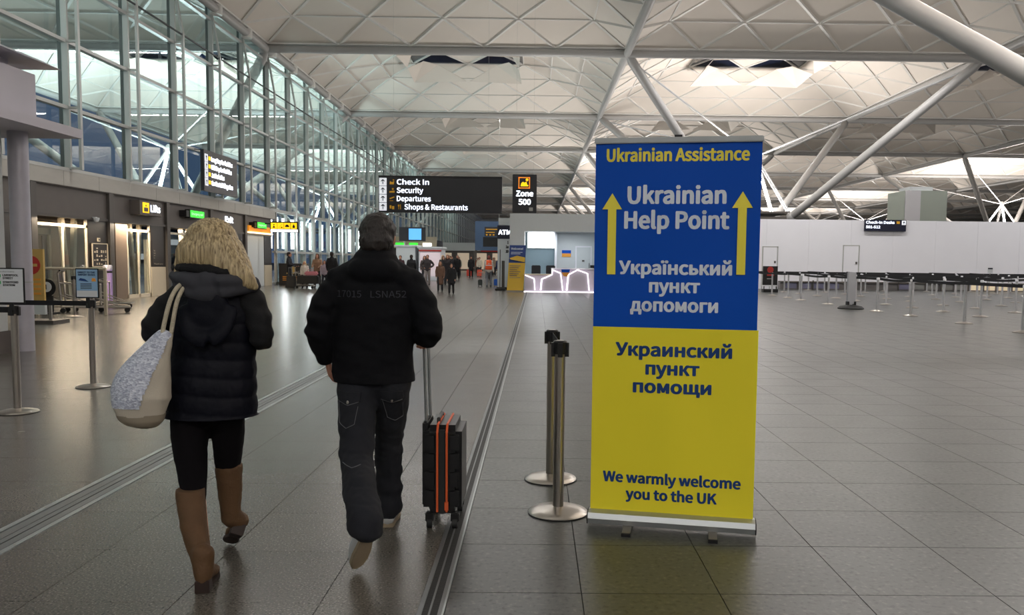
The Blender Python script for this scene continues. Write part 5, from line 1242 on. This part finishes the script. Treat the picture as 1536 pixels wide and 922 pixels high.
def boot(top, mid, ank, heel, toe, up):
    b = MB(); b.limb([V(top) + (V(mid) - V(top)) * .15, mid, ank], [.064, .055, .042], [.066, .057, .045], 22)
    h = V(heel); t = V(toe); d = (t - h); L = d.length; d.normalize(); u = V(up); u = (u - d * u.dot(d)).normalized(); s = d.cross(u)
    P = lambda a, z: h + d * (L * a) + u * z
    b.limb([ank, P(.14, .075)], [.046, .040], [.048, .045], 18); b.limb([P(.10, .065), P(.4, .06), P(.7, .040), P(.93, .028)], [.034, .034, .040, .030], [.036, .034, .026, .020], 16)
    for q in range(2): b.limb([V(ank) + V((-.008, 0, .02 + q * .03)), V(ank) + V((.008, 0, .017 + q * .03))], [.040, .040], [.044, .044], 14)
    o = soft('boot', b, M['boot'], wo, .008, 4, lambda c, n: .003 * noise.noise(V((c.x * 12, c.y * 12, c.z * 30))) + .0015 * noise.noise(c * 50), zmax=top[2] - .005)
    bb = MB(); pts = [(.30, .55), (.6, .95), (.8, .9), (.95, .6), (1, .2)]; ring = [(a, w2) for a, w2 in pts] + [(a, -w2) for a, w2 in reversed(pts)]
    bb.prism([P(a, 0) + s * .040 * w2 for a, w2 in ring], u * .016)
    for zz, ww in ((0, .030), ): bb.prism([P(-.02, 0) + s * ww, P(.26, 0) + s * ww, P(.26, 0) - s * ww, P(-.02, 0) - s * ww], u * .055)
    bb.build('boot_heel', M['sole'], wo, world=False, bevel=.003)
boot((-.078, -.145, .400), (-.018, -.24, .24), (.052, -.325, .115), (.062, -.365, .0), (.02, -.130, .0), (0, 0, 1))
boot((.008, .095, .450), (.012, .10, .30), (.015, .095, .185), (.052, .065, .110), (-.055, .235, .006), (.25, .5, 1))
# --- bag
bag = thing('bag', 'beige canvas shoulder bag with a silver sequin side hanging at the woman\'s left', 'bag', (-1.71, 3.55, .69))
bc = lambda x, y, z: V((x + 1.75, y - 3.55, z - .7))
def bag_mb(k=1.0):
    b = MB(); b.limb([bc(-1.655, 3.55, 1.10), bc(-1.690, 3.55, 1.03), bc(-1.735, 3.55, .93), bc(-1.765, 3.55, .84), bc(-1.765, 3.55, .755)], [.030 * k, .062 * k, .105 * k, .128 * k, .105 * k], [.016 * k, .04 * k, .07 * k, .085 * k, .07 * k], 32); return b
me = remesh(bag_mb(), .008, 3, lambda c, n: .006 * noise.noise(c * 11))
bo = bpy.data.objects.new('bag_body', me); me.materials.clear(); me.materials.append(M['canvas']); C.objects.link(bo); bo.parent = bag
sq = me.copy(); bm = bmesh.new(); bm.from_mesh(sq)
def keep(c): # left of a slanting seam on the near side, above the shaded base band
    return c.x < (.015 + .36 * (c.z - .10)) and c.z > .085 - .25 * (c.x + .08) * .2 and c.z < .42
bmesh.ops.delete(bm, geom=[f for f in bm.faces if not keep(f.calc_center_median())], context='FACES')
for v in bm.verts: v.co += v.normal * .004
bm.to_mesh(sq); bm.free()
sqm = bpy.data.materials.new('silver_sequins'); sqm.use_nodes = True; nt = sqm.node_tree; pb = nt.nodes['Principled BSDF']; pb.inputs['Roughness'].default_value = .35
tc = nt.nodes.new('ShaderNodeTexCoord'); mp = nt.nodes.new('ShaderNodeMapping'); mp.inputs['Scale'].default_value = (1, .6, 1.6); vo = nt.nodes.new('ShaderNodeTexVoronoi'); vo.inputs['Scale'].default_value = 95
cr = nt.nodes.new('ShaderNodeValToRGB'); cr.color_ramp.elements[0].color = S(150, 158, 182); cr.color_ramp.elements[1].color = S(235, 240, 250)
nt.links.new(tc.outputs['Object'], mp.inputs[0]); nt.links.new(mp.outputs[0], vo.inputs['Vector']); nt.links.new(vo.outputs['Color'], cr.inputs[0]); nt.links.new(cr.outputs[0], pb.inputs['Base Color'])
bp = nt.nodes.new('ShaderNodeBump'); bp.inputs['Strength'].default_value = .8; bp.inputs['Distance'].default_value = .003; nt.links.new(vo.outputs['Distance'], bp.inputs['Height']); nt.links.new(bp.outputs[0], pb.inputs['Normal'])
sq.materials.clear(); sq.materials.append(sqm); so = bpy.data.objects.new('sequin_side', sq); C.objects.link(so); so.parent = bag
bs = me.copy(); bm = bmesh.new(); bm.from_mesh(bs); bmesh.ops.delete(bm, geom=[f for f in bm.faces if f.calc_center_median().z > .045 + .10 * abs(f.calc_center_median().x + .02)], context='FACES')
for v in bm.verts: v.co += v.normal * .003
bm.to_mesh(bs); bm.free(); bs.materials.clear(); bs.materials.append(mat('tan_bag_shade', S(150, 140, 122), .8)); o = bpy.data.objects.new('bag_shade_band', bs); C.objects.link(o); o.parent = bag  # tan shade at the bag's foot put into this band's colour
for x0, x1, y in ((-1.672, -1.628, 3.53), (-1.640, -1.606, 3.55)):
    P = [bc(x0, y + .01, 1.06), bc(x0 + (x1 - x0) * .45, y + .012, 1.16), bc(x1 - .004, y + .025, 1.25), bc(x1 + .012, y + .06, 1.305), bc(x1 + .025, y + .13, 1.332), bc(x1 + .03, y + .20, 1.335), bc(x1 + .03, y + .28, 1.29)]
    Q = []
    for i in range(len(P) - 1):
        p0 = P[max(i - 1, 0)]; p3 = P[min(i + 2, len(P) - 1)]
        for t in (0, .25, .5, .75): Q.append(.5 * ((2 * P[i]) + (P[i + 1] - p0) * t + (2 * p0 - 5 * P[i] + 4 * P[i + 1] - p3) * t * t + (-p0 + 3 * P[i] - 3 * P[i + 1] + p3) * t ** 3))
    MB().tube(Q, .0095, 10).build('rope_handle', M['rope'], bag, world=False, smooth=True)

# --- people further off
cols = {}
def cm(r, g, b2, em=0):
    if (r, g, b2) not in cols: cols[(r, g, b2)] = mat('cloth_%s' % ['brown', 'black', 'navy', 'grey', 'olive', 'tan', 'rose', 'cream', 'slate', 'plum', 'charcoal', 'sand', 'teal', 'rust', 'wine', 'ash', 'mink', 'ink', 'denim', 'oat'][len(cols) % 20], S(r, g, b2), .8, var=.12, vscale=9)
    return cols[(r, g, b2)]
def figure(x, y, h, label, coat=(28, 28, 34), legs=(34, 36, 44), hair=(40, 32, 28), shoes=(24, 22, 22), long_=0, away=False, stride=.12, arms='down', longhair=False, rz=0.0, wide=1.0, group=None):
    o = thing('person', label, 'person', (x, y, 0), (0 if away else PI) + rz, group)
    k = h / 1.72; q = lambda a, b2, c: (a * k, b2 * k, c * k)
    b = MB(); head(b, q(0, .02, 1.60), s=k); b.limb([q(0, 0, 1.38), q(0, .01, 1.54)], [.055 * k, .05 * k], [.055 * k, .05 * k], 10)
    b.limb([q(0, 0, .88), q(0, 0, 1.15), q(0, 0, 1.38)], [.13 * k, .14 * k, .12 * k], [.09 * k, .10 * k, .08 * k], 12)
    A = {}
    for s in (-1, 1):
        if arms == 'down': A[s] = [q(s * .17, 0, 1.38), q(s * .23, -.02, 1.12), q(s * .22, .08, .88)]
        elif arms == 'hips': A[s] = [q(s * .17, 0, 1.38), q(s * .34, -.05, 1.16), q(s * .20, .06, 1.02)]
        elif arms == 'push': A[s] = [q(s * .17, 0, 1.38), q(s * .22, .06, 1.14), q(s * .17, .34, 1.06)]
        elif arms == 'case': A[s] = [q(s * .17, 0, 1.38), q(s * .22, -.02, 1.12), q(s * .26, (-.10 if s > 0 else .06), .86)]
        e = V(A[s][-1]); d = (e - V(A[s][-2])).normalized()
        b.limb([V(A[s][1]), e], [.036 * k, .026 * k], [.036 * k, .026 * k], 8); b.limb([e, e + d * .09 * k], [.032 * k, .026 * k], [.018 * k, .014 * k], 8)
        for f in range(4): b.limb([e + d * .08 * k + V(((f - 1.5) * .013 * k, 0, 0)), e + d * .14 * k + V(((f - 1.5) * .015 * k, .01, 0))], [.007 * k] * 2, [.007 * k] * 2, 5)
    for s in (-1, 1): b.limb([q(s * .09, 0, .88), q(s * .10, s * stride * .5 + .03, .48), q(s * .10, s * stride - .02, .09)], [.08 * k, .055 * k, .04 * k], [.08 * k, .055 * k, .04 * k], 10)
    soft('body', b, M['skin'], o, .017 * k, 1)
    b = MB(); zb = .84 if not long_ else (.62 if long_ == 1 else .45)
    b.limb([q(0, 0, zb + .04), q(0, 0, 1.05), q(0, 0, 1.28), q(0, 0, 1.40)], [(.19 + .01 * long_) * k * wide, .18 * k * wide, .20 * k, .12 * k], [.13 * k * wide, .12 * k * wide, .13 * k, .09 * k], 16)
    for s in (-1, 1): a = A[s]; b.limb(a, [.07 * k, .06 * k, .048 * k], [.07 * k, .062 * k, .05 * k], 10)
    b.limb([q(0, -.02, 1.40), q(0, 0, 1.47)], [.095 * k, .08 * k], [.085 * k, .075 * k], 12)
    soft('coat', b, cm(*coat), o, .020 * k, 2, lambda c, n: .010 * noise.noise(c * 12))
    b = MB(); b.limb([q(0, 0, .86), q(0, 0, .92)], [.15 * k, .15 * k], [.11 * k, .11 * k], 12)
    for s in (-1, 1): b.limb([q(s * .09, 0, .84), q(s * .10, s * stride * .5 + .03, .48), q(s * .10, s * stride - .02, .10)], [.095 * k, .070 * k, .060 * k], [.105 * k, .075 * k, .065 * k], 12)
    soft('trousers', b, cm(*legs), o, .020 * k, 1, lambda c, n: .006 * noise.noise(c * 14))
    for s in (-1, 1):
        b = MB(); yy = s * stride - .02; b.limb([q(s * .10, yy - .05, .04), q(s * .105, yy + .05, .038), q(s * .11, yy + .17, .026)], [.036 * k, .040 * k, .032 * k], [.036 * k, .034 * k, .024 * k], 10); b.limb([q(s * .10, yy, .05), q(s * .10, yy, .11)], [.04 * k] * 2, [.045 * k] * 2, 10)
        soft('shoe', b, cm(*shoes), o, .014 * k, 1)
    b = MB(); b.egg(q(0, -.005, 1.632), .090 * k, .105 * k, .095 * k, 16, 10); b.egg(q(0, -.045, 1.59), .085 * k, .07 * k, .08 * k, 14, 10)
    if longhair:
        b.egg(q(0, -.06, 1.50), .10 * k, .06 * k, .14 * k, 14, 10)
        for s in (-1, 1): b.limb([q(s * .075, -.01, 1.60), q(s * .095, .01, 1.42)], [.03 * k, .028 * k], [.05 * k, .04 * k], 8)
    soft('hair', b, cm(*hair), o, .014 * k, 1, lambda c, n: .006 * noise.noise(c * 40))
    return o
BLK = (24, 24, 28)
figure(-6.1, 45.8, 1.70, 'man with hands on hips and a backpack standing in front of the pink kiosk', (58, 52, 54), (148, 138, 136), (30, 26, 24), arms='hips', stride=.06)
figure(-4.33, 36.85, 1.36, 'child in a long brown hooded coat walking towards the camera', (112, 84, 68), (40, 40, 46), (120, 90, 66), long_=2, stride=.10, longhair=True)
figure(-3.54, 34.1, 1.27, 'child in a black padded coat nearest of the walking crowd', (20, 20, 24), (22, 22, 26), (96, 70, 54), long_=1, stride=.14, wide=1.18)
figure(-5.05, 46.5, 1.72, 'woman with long brown hair and dark coat behind the child in black', (34, 28, 32), (30, 30, 36), (104, 66, 44), long_=1, longhair=True)
figure(-6.0, 52.5, 1.72, 'blonde woman in a dark coat behind the child in brown', (30, 30, 34), (30, 30, 36), (196, 168, 120), long_=1, longhair=True, arms='case')
figure(-7.35, 55.0, 1.66, 'woman in a rose top right of the man with hands on hips', (140, 88, 92), (36, 34, 40), (52, 36, 32), longhair=True)
figure(-6.86, 44.9, 1.69, 'person in a black coat just right of the big man\'s shoulder', (22, 22, 26), (26, 26, 30), (48, 36, 30), away=True)
figure(-7.9, 47.5, 1.66, 'person in a wine coat beside the black-coated one at the man\'s shoulder', (70, 40, 46), (30, 30, 34), (40, 30, 28))
figure(-5.75, 59.5, 1.78, 'tall person in a long black coat walking with a companion in blue jeans', (22, 22, 26), (26, 26, 30), (30, 26, 24), long_=1, stride=.15)
figure(-6.25, 60.5, 1.72, 'companion in a dark jacket and blue jeans left of the tall black coat', (34, 32, 40), (70, 96, 130), (34, 28, 26), stride=.13)
figure(-5.3, 66.5, 1.74, 'lone person in a black coat in the middle of the walkway with red cases behind', (18, 18, 22), (20, 20, 26), (26, 22, 20), long_=1)
figure(-5.0, 72.0, 1.70, 'person in a cream jacket half behind the lone black-coated one', (214, 204, 186), (40, 40, 46), (60, 44, 36))
figure(-6.9, 73.0, 1.70, 'person in a pale top between the couple and the lone black coat', (186, 176, 160), (60, 56, 60), (50, 38, 30))
figure(-3.55, 60.0, 1.72, 'person in a maroon coat left behind the orange vest', (86, 40, 44), (34, 32, 38), (36, 28, 26), away=True)
figure(-2.9, 66.0, 1.78, 'tall person in black behind the orange vest\'s right shoulder', (24, 24, 30), (26, 28, 34), (30, 26, 24))
figure(-2.45, 55.0, 1.70, 'person in a dark blue coat between the orange vest and the totem', (36, 46, 84), (30, 32, 40), (34, 28, 26), away=True)
figure(-4.4, 84.0, 1.72, 'distant person in grey beyond the red cases', (96, 92, 92), (50, 48, 52), (60, 44, 36))
figure(-6.3, 88.0, 1.70, 'distant person in rust beyond the walking crowd, on the left', (138, 74, 54), (44, 42, 46), (40, 32, 28))
figure(-3.6, 90.0, 1.74, 'distant person in black near the far shops, on the right', (30, 30, 34), (36, 36, 40), (36, 30, 26))
figure(-7.6, 80.0, 1.72, 'distant person in olive before the dark shop front', (84, 80, 60), (40, 40, 42), (44, 34, 30))
figure(-8.8, 70.0, 1.70, 'distant person in plum beside the dark shop front', (82, 52, 72), (38, 36, 42), (34, 28, 26))
ov = figure(-2.55, 44.1, 1.69, 'worker in an orange high-visibility vest pulling a blue trolley', (196, 186, 176), (116, 118, 124), (120, 60, 52), away=True, arms='case', stride=.05)
b = MB(); kk = 1.69 / 1.72; b.limb([(0, 0, 1.0), (0, 0, 1.15), (0, 0, 1.36)], [.205, .20, .175], [.15, .14, .115], 18); soft('vest', b, mat('orange_hi_vis', S(250, 96, 44), .6, emit=0), ov, .016, 2)
MB().box(-.17, .17, -.152, -.146, 1.14, 1.18).build('reflective_band', M['paper'], ov, world=False)
def small_case(x, y, m, label, h=.5, w=.34, handle=True):
    o = thing('suitcase', label, 'suitcase', (x, y, 0)); MB().box(x - w / 2, x + w / 2, y - .12, y + .12, .06, h).build('shell', m, o, bevel=.03)
    mm = MB()
    for s in (-.1, .1): mm.tube([(x + s * .8, y - .1, h), (x + s * .8, y - .14, h + .38)], .01, 6)
    mm.tube([(x - .09, y - .14, h + .38), (x + .09, y - .14, h + .38)], .014, 6); mm.build('handle', M['alu'], o)
    mm = MB()
    for s in (-1, 1):
        for t in (-1, 1): mm.tube([(x + s * w * .36 - .015, y + t * .08, .035), (x + s * w * .36 + .015, y + t * .08, .035)], .035, 10)
    mm.build('wheels', M['rubber'], o); return o
small_case(-2.12, 44.4, mat('blue_case', S(40, 100, 200), .5), 'blue trolley case pulled by the worker in the orange vest', .42, .34)
small_case(-3.05, 44.6, mat('dark_grey_case', S(62, 68, 66), .5), 'grey-green case left of the orange vest worker', .38, .24)
small_case(-5.75, 70, mat('red_case', S(200, 66, 48), .5), 'red suitcase left behind the lone black-coated person', .62, .42)
small_case(-4.85, 70, mat('orange_case', S(226, 92, 66), .5), 'bright orange-red suitcase right behind the lone black-coated person', .62, .42)
small_case(-7.45, 52.3, M['black'], 'black suitcase by the woman in rose', .55, .36)
# backpack
bp_ = thing('backpack', 'dark backpack worn by the man with hands on hips', 'backpack', (-6.1, 45.98, 1.2)); MB().box(-6.24, -5.96, 45.93, 46.12, 1.02, 1.45).build('pack', M['fascia'], bp_, bevel=.05)
# family with luggage by the glass wall
figure(-11.75, 38.9, 1.72, 'person in a dark coat pushing a loaded trolley by the glass wall', (26, 26, 34), (24, 26, 34), (44, 32, 28), arms='push', away=True, rz=-PI / 2, stride=.14)
figure(-10.6, 39.6, 1.66, 'brown-haired woman in a tan coat behind the loaded trolley', (150, 116, 92), (44, 40, 44), (96, 60, 40), longhair=True, arms='push')
figure(-10.98, 38.75, 1.30, 'white-clad blonde child beside the loaded trolley', (226, 216, 204), (40, 40, 50), (206, 176, 130), longhair=True)
figure(-10.15, 39.2, 1.34, 'child in a pale lilac coat right of the pink bag', (186, 170, 180), (40, 40, 48), (90, 60, 46), longhair=True)
figure(-9.65, 38.6, 1.74, 'person in a black coat with a white scarf, right of the loaded trolley', (20, 20, 24), (24, 24, 28), (36, 28, 26), away=True, long_=1)
t1 = trolley(-11.05, 38.6, -PI / 2, 'luggage trolley loaded with dark cases beside the family')
o = thing('suitcase', 'large black case lying on the family\'s trolley', 'suitcase', (-10.6, 38.4, .25)); MB().box(-11.2, -10.2, 38.2, 38.6, .24, .62).build('shell', M['black'], o, bevel=.04)
o = thing('bag', 'pink bag on top of the large black case', 'bag', (-10.5, 38.4, .62)); MB().box(-10.85, -10.25, 38.22, 38.5, .63, .82).build('body', mat('pink_fabric', S(206, 130, 140), .7), o, bevel=.05); MB().tube([(-10.7, 38.2, .8), (-10.65, 38.2, .9), (-10.45, 38.2, .9), (-10.4, 38.2, .8)], .012, 6).build('bag_handle', bpy.data.materials['pink_fabric'], o)
small_case(-11.45, 38.2, M['black'], 'upright black case left of the family\'s trolley', .6, .4)

# more of the walkway crowd: repeats of the people above in other coats
base = {o['label'][:28]: o for o in bpy.data.objects if o.name.startswith('person') and 'label' in o}
pick = lambda t: next(o for o in bpy.data.objects if o.name.startswith('person') and t in o.get('label', ''))
for src, x, y, rz, col, lab in (('lone person in a black coat', -4.15, 70.5, PI, (52, 50, 58), 'person in a slate coat right of the bright orange-red case'),
        ('woman in a rose top', -5.7, 50.2, PI + .2, (34, 34, 40), 'dark-dressed woman half hidden behind the long-haired woman'),
        ('person in a cream jacket', -3.9, 76.0, PI, (150, 132, 116), 'person in a sand coat far behind the orange vest'),
        ('tall person in a long black coat', -7.0, 66.0, PI - .2, (44, 40, 46), 'person in a long charcoal coat left of the walking couple'),
        ('person in a maroon coat', -2.95, 72.0, 0, (30, 32, 44), 'person in an ink blue coat far right near the totem'),
        ('companion in a dark jacket', -8.0, 74.0, PI, (96, 60, 56), 'person in a faded red coat behind the kiosks'),
        ('distant person in grey', -5.5, 98.0, PI, (60, 52, 50), 'very distant person in brown at the end of the walkway'),
        ('distant person in olive', -4.7, 104.0, PI, (34, 36, 44), 'very distant person in dark clothes before the far shops'),
        ('woman in a rose top', -6.7, 49.0, PI + .1, (88, 74, 70), 'woman in a taupe coat between the hands-on-hips man and the crowd')):
    c = copy_tree(pick(src)); c.location = (x, y, 0); c.rotation_euler = (0, 0, rz); c['label'] = lab
    for ch in c.children:
        if ch.name.startswith('coat'): ch.material_slots[0].link = 'OBJECT'; ch.material_slots[0].material = cm(*col)
